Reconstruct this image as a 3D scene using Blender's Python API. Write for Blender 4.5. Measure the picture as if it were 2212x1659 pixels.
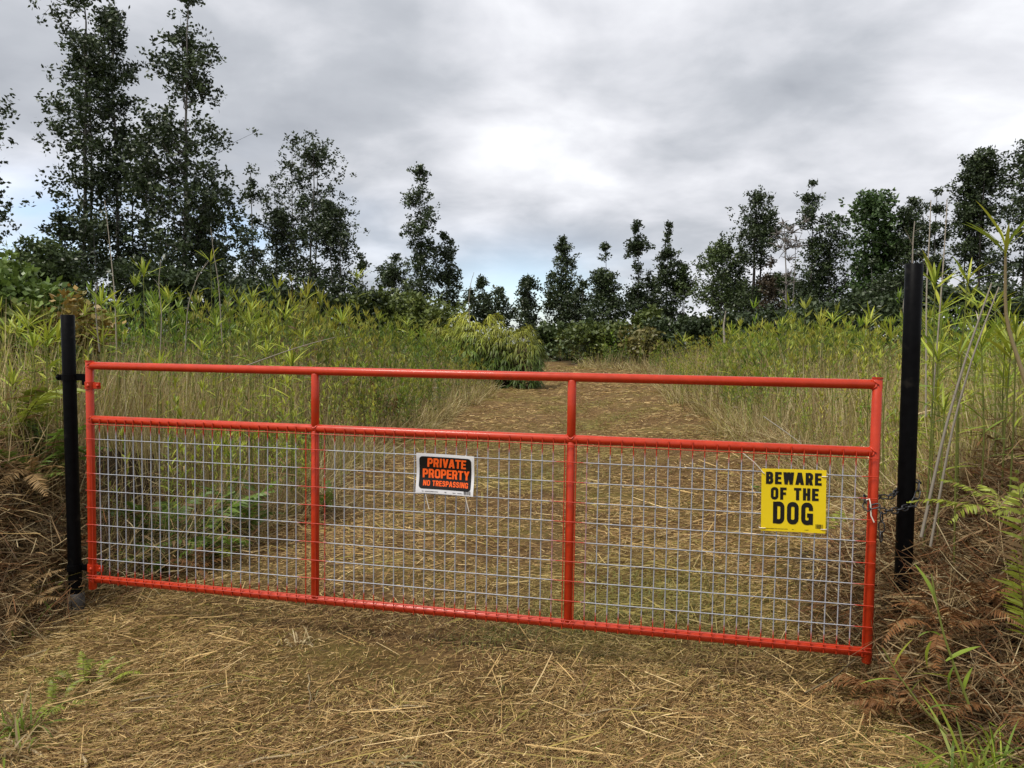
import bpy, bmesh, math, random
import numpy as np
from mathutils import Vector, Matrix

for o in list(bpy.data.objects):
    bpy.data.objects.remove(o)
SC = bpy.context.scene
COL = SC.collection
rng = np.random.default_rng(11)
R = math.radians

# ------------------------------------------------------------------ camera
EYE, PITCH, FPX = 1.6, R(2.9), 1702.0          # focal length in pixels of a 2212-wide frame
cam_d = bpy.data.cameras.new('camera')
cam_d.sensor_width = 36.0
cam_d.lens = 36.0 * FPX / 2212.0
cam_d.clip_end = 6000.0
cam_d.clip_start = 0.05
cam = bpy.data.objects.new('camera', cam_d)
cam.location = (0, 0, EYE)
cam.rotation_euler = (R(90) - PITCH, 0, 0)
COL.objects.link(cam)
SC.camera = cam

# ------------------------------------------------------------------ sky
SUN_EL, SUN_AZ = R(60), R(-125)                 # azimuth from +Y, clockwise positive
world = bpy.data.worlds.new('World')
SC.world = world
world.use_nodes = True
world.cycles.sampling_method = 'MANUAL'
world.cycles.sample_map_resolution = 512
nt = world.node_tree
nt.nodes.clear()
N = nt.nodes.new
Lk = nt.links.new

def math_node(t, op, a, b=None, clamp=False):
    n = t.nodes.new('ShaderNodeMath'); n.operation = op; n.use_clamp = clamp
    for i, v in enumerate((a, b)):
        if v is None:
            continue
        if isinstance(v, (int, float)):
            n.inputs[i].default_value = v
        else:
            t.links.new(v, n.inputs[i])
    return n.outputs[0]

def ramp_node(t, fac, stops):
    n = t.nodes.new('ShaderNodeValToRGB')
    cr = n.color_ramp
    while len(cr.elements) < len(stops):
        cr.elements.new(0.5)
    for e, (p, c) in zip(cr.elements, stops):
        e.position = p
        e.color = (*c, 1) if len(c) == 3 else c
    t.links.new(fac, n.inputs[0])
    return n.outputs[0]

def mix_col(t, fac, a, b, mode='MIX'):
    n = t.nodes.new('ShaderNodeMix'); n.data_type = 'RGBA'; n.blend_type = mode
    for s, v in ((n.inputs[0], fac), (n.inputs[6], a), (n.inputs[7], b)):
        if isinstance(v, (int, float)):
            s.default_value = v
        elif isinstance(v, tuple):
            s.default_value = (*v, 1)
        else:
            t.links.new(v, s)
    return n.outputs[2]

out = N('ShaderNodeOutputWorld')
bg = N('ShaderNodeBackground')
BGS = 0.1
bg.inputs['Strength'].default_value = BGS
Lk(bg.outputs[0], out.inputs[0])
sky = N('ShaderNodeTexSky')
sky.sky_type = 'NISHITA'
sky.sun_disc = False
sky.sun_elevation = SUN_EL
sky.sun_rotation = SUN_AZ
sky.altitude = 300
tc = N('ShaderNodeTexCoord')
sep = N('ShaderNodeSeparateXYZ'); Lk(tc.outputs['Generated'], sep.inputs[0])
zc = math_node(nt, 'MAXIMUM', sep.outputs[2], 0.0)
zd = math_node(nt, 'ADD', zc, 0.26)
cx = math_node(nt, 'DIVIDE', sep.outputs[0], zd)
cy = math_node(nt, 'DIVIDE', sep.outputs[1], zd)
comb = N('ShaderNodeCombineXYZ')
Lk(cx, comb.inputs[0]); Lk(cy, comb.inputs[1])
def cloud_noise(scale, detail, rough, off, dist=0.3):
    mp = N('ShaderNodeMapping'); mp.inputs['Location'].default_value = off
    Lk(comb.outputs[0], mp.inputs[0])
    n = N('ShaderNodeTexNoise'); n.inputs['Scale'].default_value = scale
    n.inputs['Detail'].default_value = detail; n.inputs['Roughness'].default_value = rough
    n.inputs['Distortion'].default_value = dist
    Lk(mp.outputs[0], n.inputs['Vector'])
    return n.outputs[0]
n_big = cloud_noise(1.1, 5.0, 0.5, (3.1, 1.7, 0.0), 0.15)
n_fine = cloud_noise(2.9, 6.0, 0.52, (7.4, 2.2, 4.0), 0.2)
bright = math_node(nt, 'ADD', math_node(nt, 'MULTIPLY', n_big, 0.58), math_node(nt, 'MULTIPLY', n_fine, 0.42))
SKY_PATCHES = [  # soft thinner / thicker places in the cloud sheet: direction (px, py), width, amount
    (1095, 335, 0.055, 0.17), (1290, 395, 0.05, 0.09), (2150, 130, 0.10, 0.12), (1500, 250, 0.15, -0.07), (1150, 90, 0.2, 0.05),
    (60, 420, 0.12, 0.07), (1560, 530, 0.09, 0.07), (1320, 520, 0.08, -0.05), (900, 470, 0.15, -0.09), (1000, 260, 0.12, -0.04)]
SKY_GAPS = [(530, 480, 0.075), (70, 500, 0.08), (1110, 650, 0.085)]
def ray_dir(px, py):
    u = -(py - 829.5) / FPX
    c, s = math.cos(PITCH), math.sin(PITCH)
    return Vector(((px - 1106) / FPX, c + u * s, -s + u * c))
def soft_spot(px, py, wdt):
    d = ray_dir(px, py).normalized()
    vm = N('ShaderNodeVectorMath'); vm.operation = 'SUBTRACT'
    Lk(tc.outputs['Generated'], vm.inputs[0]); vm.inputs[1].default_value = d
    sc_ = N('ShaderNodeVectorMath'); sc_.operation = 'MULTIPLY'
    Lk(vm.outputs[0], sc_.inputs[0]); sc_.inputs[1].default_value = (0.65, 1, 1.5)
    ln = N('ShaderNodeVectorMath'); ln.operation = 'LENGTH'; Lk(sc_.outputs[0], ln.inputs[0])
    q = math_node(nt, 'DIVIDE', ln.outputs['Value'], wdt)
    return math_node(nt, 'POWER', 2.718, math_node(nt, 'MULTIPLY', math_node(nt, 'MULTIPLY', q, q), -1.0))
for px, py, wdt, amt in SKY_PATCHES:
    bright = math_node(nt, 'ADD', bright, math_node(nt, 'MULTIPLY', soft_spot(px, py, wdt), amt))
k = .76 / BGS                                  # the cloud sheet's brightness
def sc3(c): return tuple(v * k for v in c)
cl = ramp_node(nt, bright, [(0.32, (.31, .33, .37)), (0.45, (.43, .45, .49)), (0.55, (.62, .63, .67)), (0.66, (.84, .85, .88)), (0.76, (1.0, 1.0, 1.02))])
clk = N('ShaderNodeVectorMath'); clk.operation = 'SCALE'; clk.inputs['Scale'].default_value = k
Lk(cl, clk.inputs[0])
n_gap = cloud_noise(1.3, 4.0, 0.5, (12.3, 5.1, 8.0), 0.4)
low = None
for px, py, wdt in SKY_GAPS:
    q_ = soft_spot(px, py, wdt)
    low = q_ if low is None else math_node(nt, 'ADD', low, q_)
gap = math_node(nt, 'MULTIPLY', ramp_node(nt, n_gap, [(0.33, (0, 0, 0)), (0.50, (1, 1, 1))]), math_node(nt, 'MULTIPLY', low, .9, True), True)
blue = N('ShaderNodeVectorMath'); blue.operation = 'MULTIPLY'
Lk(sky.outputs[0], blue.inputs[0]); blue.inputs[1].default_value = (1.1, 1.15, 1.25)
Lk(mix_col(nt, gap, clk.outputs[0], blue.outputs[0]), bg.inputs['Color'])

# ------------------------------------------------------------------ sun and exposure
sun_d = bpy.data.lights.new('sun', 'SUN')
sun_d.energy = 2.2
sun_d.angle = R(22)
sun_d.color = (1.0, 0.95, 0.86)
sun = bpy.data.objects.new('sun', sun_d)
sdir = Vector((math.sin(SUN_AZ) * math.cos(SUN_EL), math.cos(SUN_AZ) * math.cos(SUN_EL), math.sin(SUN_EL)))
sun.rotation_euler = sdir.to_track_quat('Z', 'Y').to_euler()
sun.location = (0, 0, 60)
COL.objects.link(sun)
SC.view_settings.view_transform = 'Standard'
SC.view_settings.look = 'None'
SC.view_settings.gamma = 1.0
SC.view_settings.exposure = 0.8
SC.view_settings.use_curve_mapping = False
SC.cycles.max_bounces = 5
SC.cycles.diffuse_bounces = 3
SC.cycles.glossy_bounces = 2
SC.cycles.transmission_bounces = 3
SC.cycles.caustics_reflective = False
SC.cycles.caustics_refractive = False

# ------------------------------------------------------------------ helpers
def at(px, py, Y):
    """point seen at pixel (px, py) of the 2212 x 1659 frame, Y metres ahead"""
    d = ray_dir(px, py)
    t = Y / d.y
    return Vector((d.x * t, Y, EYE + d.z * t))

def tag(o, label=None, cat=None, group=None, kind=None):
    if label: o['label'] = label
    if cat: o['category'] = cat
    if group: o['group'] = group
    if kind: o['kind'] = kind
    return o

def empty(name, loc=(0, 0, 0), rot=(0, 0, 0)):
    o = bpy.data.objects.new(name, None)
    o.location = loc; o.rotation_euler = rot
    o.empty_display_size = 0.1
    COL.objects.link(o)
    return o

def link(name, me, parent=None, loc=None, rot=None, scale=None):
    o = bpy.data.objects.new(name, me)
    if parent is not None: o.parent = parent
    if loc is not None: o.location = loc
    if rot is not None: o.rotation_euler = rot
    if scale is not None: o.scale = scale
    COL.objects.link(o)
    return o

class Geo:
    """collects vertex / face arrays and a colour per vertex"""
    def __init__(s):
        s.v, s.f, s.c, s.n = [], [], [], 0
    def add(s, V, F, C=(1, 1, 1)):
        V = np.asarray(V, float).reshape(-1, 3)
        C = np.asarray(C, float)
        if C.ndim == 1:
            C = np.tile(C, (len(V), 1))
        s.v.append(V); s.c.append(C); s.f.append(np.asarray(F, int) + s.n)
        s.n += len(V)
        return s
    def arrays(s):
        return np.concatenate(s.v), s.f, np.concatenate(s.c)
    def mesh(s, name, mat, smooth=False):
        me = bpy.data.meshes.new(name)
        V = np.concatenate(s.v)
        me.vertices.add(len(V))
        me.vertices.foreach_set('co', V.astype(np.float32).ravel())
        idx = np.concatenate([f.ravel() for f in s.f])
        tot = np.concatenate([np.full(len(f), f.shape[1]) for f in s.f])
        st = np.concatenate([[0], np.cumsum(tot)[:-1]])
        me.loops.add(len(idx))
        me.loops.foreach_set('vertex_index', idx.astype(np.int32))
        me.polygons.add(len(tot))
        me.polygons.foreach_set('loop_start', st.astype(np.int32))
        me.polygons.foreach_set('use_smooth', np.full(len(tot), smooth))
        C = np.concatenate(s.c)
        a = me.attributes.new('Col', 'FLOAT_COLOR', 'POINT')
        a.data.foreach_set('color', np.c_[C, np.ones(len(C))].astype(np.float32).ravel())
        me.update(calc_edges=True)
        for m in (mat if isinstance(mat, (list, tuple)) else [mat]):
            me.materials.append(m)
        return me
    def build(s, name, mat, parent=None, smooth=False, **kw):
        return link(name, s.mesh(name, mat, smooth), parent, **kw)

def nrm(a):
    return a / np.maximum(np.linalg.norm(a, axis=-1, keepdims=True), 1e-9)

def leaf_strips(g, P, D, L, W, droop, C, t=(0, .4, .75, 1), prof=(.3, 1, .7, .04), roll=None, tipc=None, fold=0.0):
    """N tapered blades from base P along D with length L, width W, sagging by droop"""
    P = np.asarray(P, float).reshape(-1, 3); n = len(P)
    D = nrm(np.broadcast_to(np.asarray(D, float), (n, 3)))
    L = np.broadcast_to(np.asarray(L, float), (n,)); W = np.broadcast_to(np.asarray(W, float), (n,))
    droop = np.broadcast_to(np.asarray(droop, float), (n,))
    up = np.array([0, 0, 1.0])
    side = np.cross(D, up)
    bad = np.linalg.norm(side, axis=1) < 1e-3
    side[bad] = (1, 0, 0)
    side = nrm(side)
    if roll is not None:
        nn = np.cross(side, D)
        side = side * np.cos(roll)[:, None] + nn * np.sin(roll)[:, None]
    S = len(t)
    V = np.zeros((n, S, 2, 3))
    for i, (ti, wi) in enumerate(zip(t, prof)):
        c = P + D * (L * ti)[:, None] - up * (droop * L * ti * ti)[:, None]
        V[:, i, 0] = c - side * (W * wi * .5)[:, None]
        V[:, i, 1] = c + side * (W * wi * .5)[:, None]
    base = np.arange(n)[:, None] * (S * 2)
    Q = []
    for i in range(S - 1):
        a = i * 2
        Q.append(np.stack([base[:, 0] + a, base[:, 0] + a + 1, base[:, 0] + a + 3, base[:, 0] + a + 2], 1))
    F = np.concatenate(Q)
    C = np.broadcast_to(np.asarray(C, float), (n, 3))
    CC = np.repeat(C[:, None], S * 2, 1)
    if tipc is not None:
        CC[:, -2:] = tipc if np.ndim(tipc) == 1 else np.asarray(tipc)[:, None]
    g.add(V.reshape(-1, 3), F, CC.reshape(-1, 3))

def rhombs(g, P, D, L, W, C, r):
    """N flat lozenge leaves, one quad each"""
    n = len(P); D = nrm(np.asarray(D, float))
    S = nrm(np.cross(D, r.normal(0, 1, (n, 3))))
    L = np.broadcast_to(L, (n,))[:, None]; W = np.broadcast_to(W, (n,))[:, None]
    m = P + D * L * .45
    V = np.stack([P, m - S * W * .5, P + D * L, m + S * W * .5], 1)
    g.add(V.reshape(-1, 3), np.arange(n * 4).reshape(n, 4), np.repeat(np.broadcast_to(C, (n, 3)), 4, 0))

def tubes(g, P, Rr, C, sides=4):
    """N polylines of K points (N,K,3) with radii (N,K)"""
    P = np.asarray(P, float)
    if P.ndim == 2: P = P[None]
    n, K = P.shape[:2]
    Rr = np.broadcast_to(np.asarray(Rr, float), (n, K))
    T = np.gradient(P, axis=1)
    T = nrm(T)
    ref = np.where(np.abs(T[..., 2:3]) > .8, np.array([1.0, 0, 0]), np.array([0, 0, 1.0]))
    A = nrm(np.cross(T, ref)); B = np.cross(T, A)
    th = np.arange(sides) * 2 * np.pi / sides
    V = P[:, :, None] + Rr[:, :, None, None] * (A[:, :, None] * np.cos(th)[:, None] + B[:, :, None] * np.sin(th)[:, None])
    F = []
    base = np.arange(n) * K * sides
    for i in range(K - 1):
        for j in range(sides):
            a = i * sides + j; b = i * sides + (j + 1) % sides
            F.append(np.stack([base + a, base + b, base + b + sides, base + a + sides], 1))
    C = np.broadcast_to(np.asarray(C, float), (n, 3))
    g.add(V.reshape(-1, 3), np.concatenate(F), np.repeat(C[:, None], K * sides, 1).reshape(-1, 3))

def tile(g, var, pos, rz, sc, lean=None, tint=None):
    """copies of a variant (V, F list, C) at k places, baked into g"""
    V, Fs, C = var
    k = len(pos); n = len(V)
    c, s = np.cos(rz), np.sin(rz)
    X = V[None, :, 0] * c[:, None] - V[None, :, 1] * s[:, None]
    Y = V[None, :, 0] * s[:, None] + V[None, :, 1] * c[:, None]
    Z = np.repeat(V[None, :, 2], k, 0)
    W = np.stack([X, Y, Z], 2) * sc[:, None, None]
    if lean is not None:
        W[..., 0] += W[..., 2] * lean[:, 0:1]
        W[..., 1] += W[..., 2] * lean[:, 1:2]
    W += pos[:, None]
    CC = np.repeat(C[None], k, 0)
    if tint is not None:
        CC = CC * tint[:, None]
    off = np.arange(k)[:, None, None] * n
    n0 = g.n
    g.v.append(W.reshape(-1, 3)); g.c.append(CC.reshape(-1, 3))
    for F in Fs:
        g.f.append((F[None] + off).reshape(-1, F.shape[1]) + n0)
    g.n += k * n

def sst(a, b, x):
    t = np.clip((np.asarray(x, float) - a) / (b - a), 0, 1)
    return t * t * (3 - 2 * t)

def vnoise(x, y, seed=0):
    """cheap smooth noise from a few sines, about -1..1"""
    r = np.random.default_rng(seed)
    z = 0
    for i in range(6):
        a = r.uniform(0, 6.28); f = r.uniform(.6, 1.9); p = r.uniform(0, 6.28)
        z = z + np.sin((np.cos(a) * x + np.sin(a) * y) * f + p)
    return z / 3.2

LEFT_EDGE = np.array([(-2.9, 4.6), (-2.5, 5.6), (-2.2, 7), (-2.1, 9.5), (-1.65, 16), (-1.1, 24), (-.6, 30), (1.3, 42), (2.6, 57), (3, 80)])
RIGHT_EDGE = np.array([(2.3, 4.2), (2.75, 5.6), (2.9, 7), (3.3, 10.5), (3.9, 17), (4.8, 24), (6.2, 32), (6.3, 37), (4.8, 42), (3.6, 47), (3.0, 57), (3.6, 80)])
def ragged(y, p):
    y = np.asarray(y, float)
    return (.16 * np.sin(1.9 * y + p) + .12 * np.sin(4.3 * y + 2 * p) + .10 * np.sin(.8 * y + 3 * p)) * sst(5, 8, y) * (1 + .02 * np.maximum(y - 10, 0))
def ledge(y): return np.interp(y, LEFT_EDGE[:, 1], LEFT_EDGE[:, 0]) + ragged(y, .7)
def redge(y): return np.interp(y, RIGHT_EDGE[:, 1], RIGHT_EDGE[:, 0]) + ragged(y, 2.9)

def gh(x, y):
    x = np.asarray(x, float); y = np.asarray(y, float)
    z = .018 * vnoise(x * 2.1, y * 2.1, 3) + .012 * vnoise(x * 5.3, y * 5.3, 4)
    z = z + .85 * sst(-2.66, -3.25, x) * sst(3.5, 4.9, y) * (1 - .6 * sst(5.3, 7.5, y))
    z = z + .2 * sst(0, -1.4, x - ledge(y)) * sst(5, 6.5, y)
    z = z + (.40 * sst(1.68, 1.95, x) * sst(2.95, 3.6, y) + .42 * sst(1.95, 2.8, x) * sst(2.7, 3.7, y)) * (1 - .65 * sst(4.2, 6, y))
    z = z + .15 * sst(0, 1.4, x - redge(y)) * sst(5, 6.5, y)
    far = sst(60, 400, np.hypot(x, y))
    return z * (1 - far)

# ------------------------------------------------------------------ materials
def new_mat(name):
    m = bpy.data.materials.new(name); m.use_nodes = True
    t = m.node_tree
    b = t.nodes['Principled BSDF']
    return m, t, b

def paint(name, col, rough=.35, metal=0.0, noise_amt=.12, noise_scale=18.0, spec=.5, bump=0.0, coat=0.0, dirt=None):
    m, t, b = new_mat(name)
    tcn = t.nodes.new('ShaderNodeTexCoord')
    nz = t.nodes.new('ShaderNodeTexNoise'); nz.inputs['Scale'].default_value = noise_scale; nz.inputs['Detail'].default_value = 5
    t.links.new(tcn.outputs['Object'], nz.inputs['Vector'])
    lo = tuple(c * (1 - noise_amt) for c in col); hi = tuple(min(1, c * (1 + noise_amt)) for c in col)
    c = ramp_node(t, nz.outputs[0], [(.3, lo), (.7, hi)])
    if dirt:
        n2 = t.nodes.new('ShaderNodeTexNoise'); n2.inputs['Scale'].default_value = dirt[1]; n2.inputs['Detail'].default_value = 8
        t.links.new(tcn.outputs['Object'], n2.inputs['Vector'])
        fac = ramp_node(t, n2.outputs[0], [(dirt[2], (0, 0, 0)), (dirt[2] + .12, (dirt[3],) * 3)])
        c = mix_col(t, fac, c, dirt[0])
    t.links.new(c, b.inputs['Base Color'])
    rr = ramp_node(t, nz.outputs[0], [(.3, (max(0, rough - .08),) * 3), (.7, (min(1, rough + .08),) * 3)])
    t.links.new(rr, b.inputs['Roughness'])
    b.inputs['Metallic'].default_value = metal
    b.inputs['Specular IOR Level'].default_value = spec
    b.inputs['Coat Weight'].default_value = coat
    if bump:
        bp = t.nodes.new('ShaderNodeBump'); bp.inputs['Strength'].default_value = bump; bp.inputs['Distance'].default_value = .002
        t.links.new(nz.outputs[0], bp.inputs['Height']); t.links.new(bp.outputs[0], b.inputs['Normal'])
    return m

def foliage(name, transl=.3, rough=.5, spec=.3, jitter=.25, hue=0.0):
    """colour comes from the plant's own vertex colour, varied a little per plant"""
    m, t, b = new_mat(name)
    at_ = t.nodes.new('ShaderNodeAttribute'); at_.attribute_name = 'Col'
    oi = t.nodes.new('ShaderNodeObjectInfo')
    v = t.nodes.new('ShaderNodeMapRange')
    v.inputs['To Min'].default_value = 1 - jitter; v.inputs['To Max'].default_value = 1 + jitter
    t.links.new(oi.outputs['Random'], v.inputs['Value'])
    hs = t.nodes.new('ShaderNodeHueSaturation')
    t.links.new(v.outputs[0], hs.inputs['Value']); t.links.new(at_.outputs['Color'], hs.inputs['Color'])
    b.inputs['Roughness'].default_value = rough
    b.inputs['Specular IOR Level'].default_value = spec
    t.links.new(hs.outputs[0], b.inputs['Base Color'])
    if transl > 0:
        tr = t.nodes.new('ShaderNodeBsdfTranslucent'); t.links.new(hs.outputs[0], tr.inputs['Color'])
        mx = t.nodes.new('ShaderNodeMixShader'); mx.inputs[0].default_value = transl
        o = t.nodes['Material Output']
        t.links.new(b.outputs[0], mx.inputs[1]); t.links.new(tr.outputs[0], mx.inputs[2]); t.links.new(mx.outputs[0], o.inputs[0])
    return m

M = {}
M['leaf'] = foliage('green_leaf', .35, .45, .35)
M['leaf_dark'] = foliage('tree_leaf', .15, .42, .4, .12)
M['dry'] = foliage('dry_straw', .15, .6, .2, .12)
M['bark'] = foliage('bark', 0, .85, .15, .2)
M['red'] = paint('red_enamel', (.47, .034, .007), .38, 0, .10, 25, .4, .12, .1, dirt=((.30, .045, .018), 9, .58, .5))
M['black'] = paint('black_enamel', (.0025, .0025, .003), .45, 0, .3, 30, .07, .2, 0, dirt=((.02, .018, .015), 14, .62, .6))
M['steel'] = paint('chain_steel', (.055, .055, .06), .38, .7, .25, 60, .5, .3)
M['grey_sleeve'] = paint('grey_pipe', (.075, .07, .065), .8, 0, .35, 22, .3, .5, 0, dirt=((.07, .055, .04), 12, .5, .8))
M['yellow'] = paint('yellow_print', (.78, .58, .012), .35, 0, .03, 8, .4)
M['white'] = paint('white_plastic', (.74, .74, .76), .4, 0, .03, 8, .4)
M['ink'] = paint('black_print', (.008, .008, .008), .35, 0, .1, 20, .4)
M['orange'] = paint('fluorescent_orange_print', (.95, .13, .015), .4, 0, .04, 20, .4)
M['tie'] = paint('cable_tie', (.72, .66, .56), .4, 0, .05, 20, .4)

def wire_material(L, zmid, ups):
    """galvanised wire with red overspray wherever it runs close to the frame"""
    m, t, b = new_mat('galvanised_wire')
    tcn = t.nodes.new('ShaderNodeTexCoord')
    sp = t.nodes.new('ShaderNodeSeparateXYZ'); t.links.new(tcn.outputs['Object'], sp.inputs[0])
    nz = t.nodes.new('ShaderNodeTexNoise'); nz.inputs['Scale'].default_value = 34; t.links.new(tcn.outputs['Object'], nz.inputs['Vector'])
    d = None
    for axis, v in [(2, 0.0), (2, zmid), (0, 0.0), (0, L)] + [(0, u) for u in ups]:
        a = math_node(t, 'ABSOLUTE', math_node(t, 'SUBTRACT', sp.outputs[axis], v))
        if axis == 0 and v not in (0.0, L): a = math_node(t, 'SUBTRACT', a, .012)
        d = a if d is None else math_node(t, 'MINIMUM', d, a)
    dn = math_node(t, 'ADD', d, math_node(t, 'MULTIPLY', math_node(t, 'SUBTRACT', nz.outputs[0], .5), .05))
    f = ramp_node(t, dn, [(.052, (1, 1, 1)), (.085, (0, 0, 0))])
    c = mix_col(t, f, (.38, .395, .44), (.45, .032, .007))
    t.links.new(c, b.inputs['Base Color'])
    t.links.new(math_node(t, 'MULTIPLY', math_node(t, 'SUBTRACT', 1.0, f), .12), b.inputs['Metallic'])
    b.inputs['Roughness'].default_value = .42
    return m

def ground_material():
    m, t, b = new_mat('mown_straw_ground')
    tcn = t.nodes.new('ShaderNodeTexCoord')
    def nz(scale, detail=6, rough=.6, sx=1.0):
        mp = t.nodes.new('ShaderNodeMapping'); mp.inputs['Scale'].default_value = (sx, 1, 1)
        t.links.new(tcn.outputs['Object'], mp.inputs[0])
        n = t.nodes.new('ShaderNodeTexNoise'); n.inputs['Scale'].default_value = scale
        n.inputs['Detail'].default_value = detail; n.inputs['Roughness'].default_value = rough
        t.links.new(mp.outputs[0], n.inputs['Vector']); return n.outputs[0]
    big, mid, fine, fib = nz(.7), nz(3.1), nz(38, 8, .7), nz(26, 6, .7, 3.0)
    straw = ramp_node(t, fine, [(.30, (.026, .014, .006)), (.48, (.085, .048, .018)), (.62, (.18, .108, .042)), (.78, (.31, .205, .085))])  # darkened base: shade of the gaps between straws put into the colour
    olive = ramp_node(t, fib, [(.3, (.04, .034, .01)), (.55, (.15, .125, .03)), (.75, (.27, .22, .065))])
    rust = ramp_node(t, fine, [(.3, (.06, .035, .015)), (.55, (.20, .125, .052)), (.75, (.35, .24, .11))])
    c = mix_col(t, ramp_node(t, big, [(.46, (0, 0, 0)), (.62, (.75,) * 3)]), straw, olive)
    c = mix_col(t, ramp_node(t, mid, [(.5, (0, 0, 0)), (.68, (.6,) * 3)]), c, rust)
    at_ = t.nodes.new('ShaderNodeAttribute'); at_.attribute_name = 'Col'      # leaf soil with the gaps' shade put into its colour; bare worn track
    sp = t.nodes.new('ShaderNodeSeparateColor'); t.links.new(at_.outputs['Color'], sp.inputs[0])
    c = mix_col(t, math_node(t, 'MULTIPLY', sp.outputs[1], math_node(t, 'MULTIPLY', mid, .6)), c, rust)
    shaded_mould = ramp_node(t, fine, [(.35, (.02, .014, .008)), (.7, (.075, .05, .024))])
    c = mix_col(t, sp.outputs[0], c, shaded_mould)
    t.links.new(c, b.inputs['Base Color'])
    b.inputs['Roughness'].default_value = .9
    b.inputs['Specular IOR Level'].default_value = .1
    bp = t.nodes.new('ShaderNodeBump'); bp.inputs['Strength'].default_value = .9; bp.inputs['Distance'].default_value = .02
    t.links.new(fine, bp.inputs['Height']); t.links.new(bp.outputs[0], b.inputs['Normal'])
    return m
M['ground'] = ground_material()

# ------------------------------------------------------------------ ground
def axis(segs):
    a = []
    for lo, hi, st in segs:
        a.append(np.arange(lo, hi, st))
    a.append([segs[-1][1]])
    return np.concatenate(a)
gx = axis([(-1500, -200, 260), (-200, -40, 20), (-40, -7, 1.5), (-7, -3.6, .25), (-3.6, 3.6, .06), (3.6, 8, .25), (8, 40, 1.5), (40, 200, 20), (200, 1500, 260)])
gy = axis([(-60, 0, 6), (0, 2.4, .3), (2.4, 7, .06), (7, 14, .2), (14, 40, .8), (40, 90, 2.5), (90, 300, 20), (300, 3000, 300)])
GX, GY = np.meshgrid(gx, gy)
GZ = gh(GX, GY)
nx, ny = len(gx), len(gy)
ii = np.arange(ny - 1)[:, None] * nx + np.arange(nx - 1)[None]
F = np.stack([ii, ii + 1, ii + 1 + nx, ii + nx], 2).reshape(-1, 4)
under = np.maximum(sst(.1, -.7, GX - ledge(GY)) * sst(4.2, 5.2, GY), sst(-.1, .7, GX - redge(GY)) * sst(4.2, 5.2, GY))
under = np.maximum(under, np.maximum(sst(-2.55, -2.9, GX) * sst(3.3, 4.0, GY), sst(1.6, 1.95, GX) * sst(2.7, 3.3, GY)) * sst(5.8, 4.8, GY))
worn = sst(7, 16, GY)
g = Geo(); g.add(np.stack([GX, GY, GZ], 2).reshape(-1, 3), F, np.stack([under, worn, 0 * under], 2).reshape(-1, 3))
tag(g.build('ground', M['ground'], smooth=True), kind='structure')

# ------------------------------------------------------------------ trees
BARK_GREY, BARK_DARK = np.array([.15, .14, .125]), np.array([.06, .052, .045])

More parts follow.
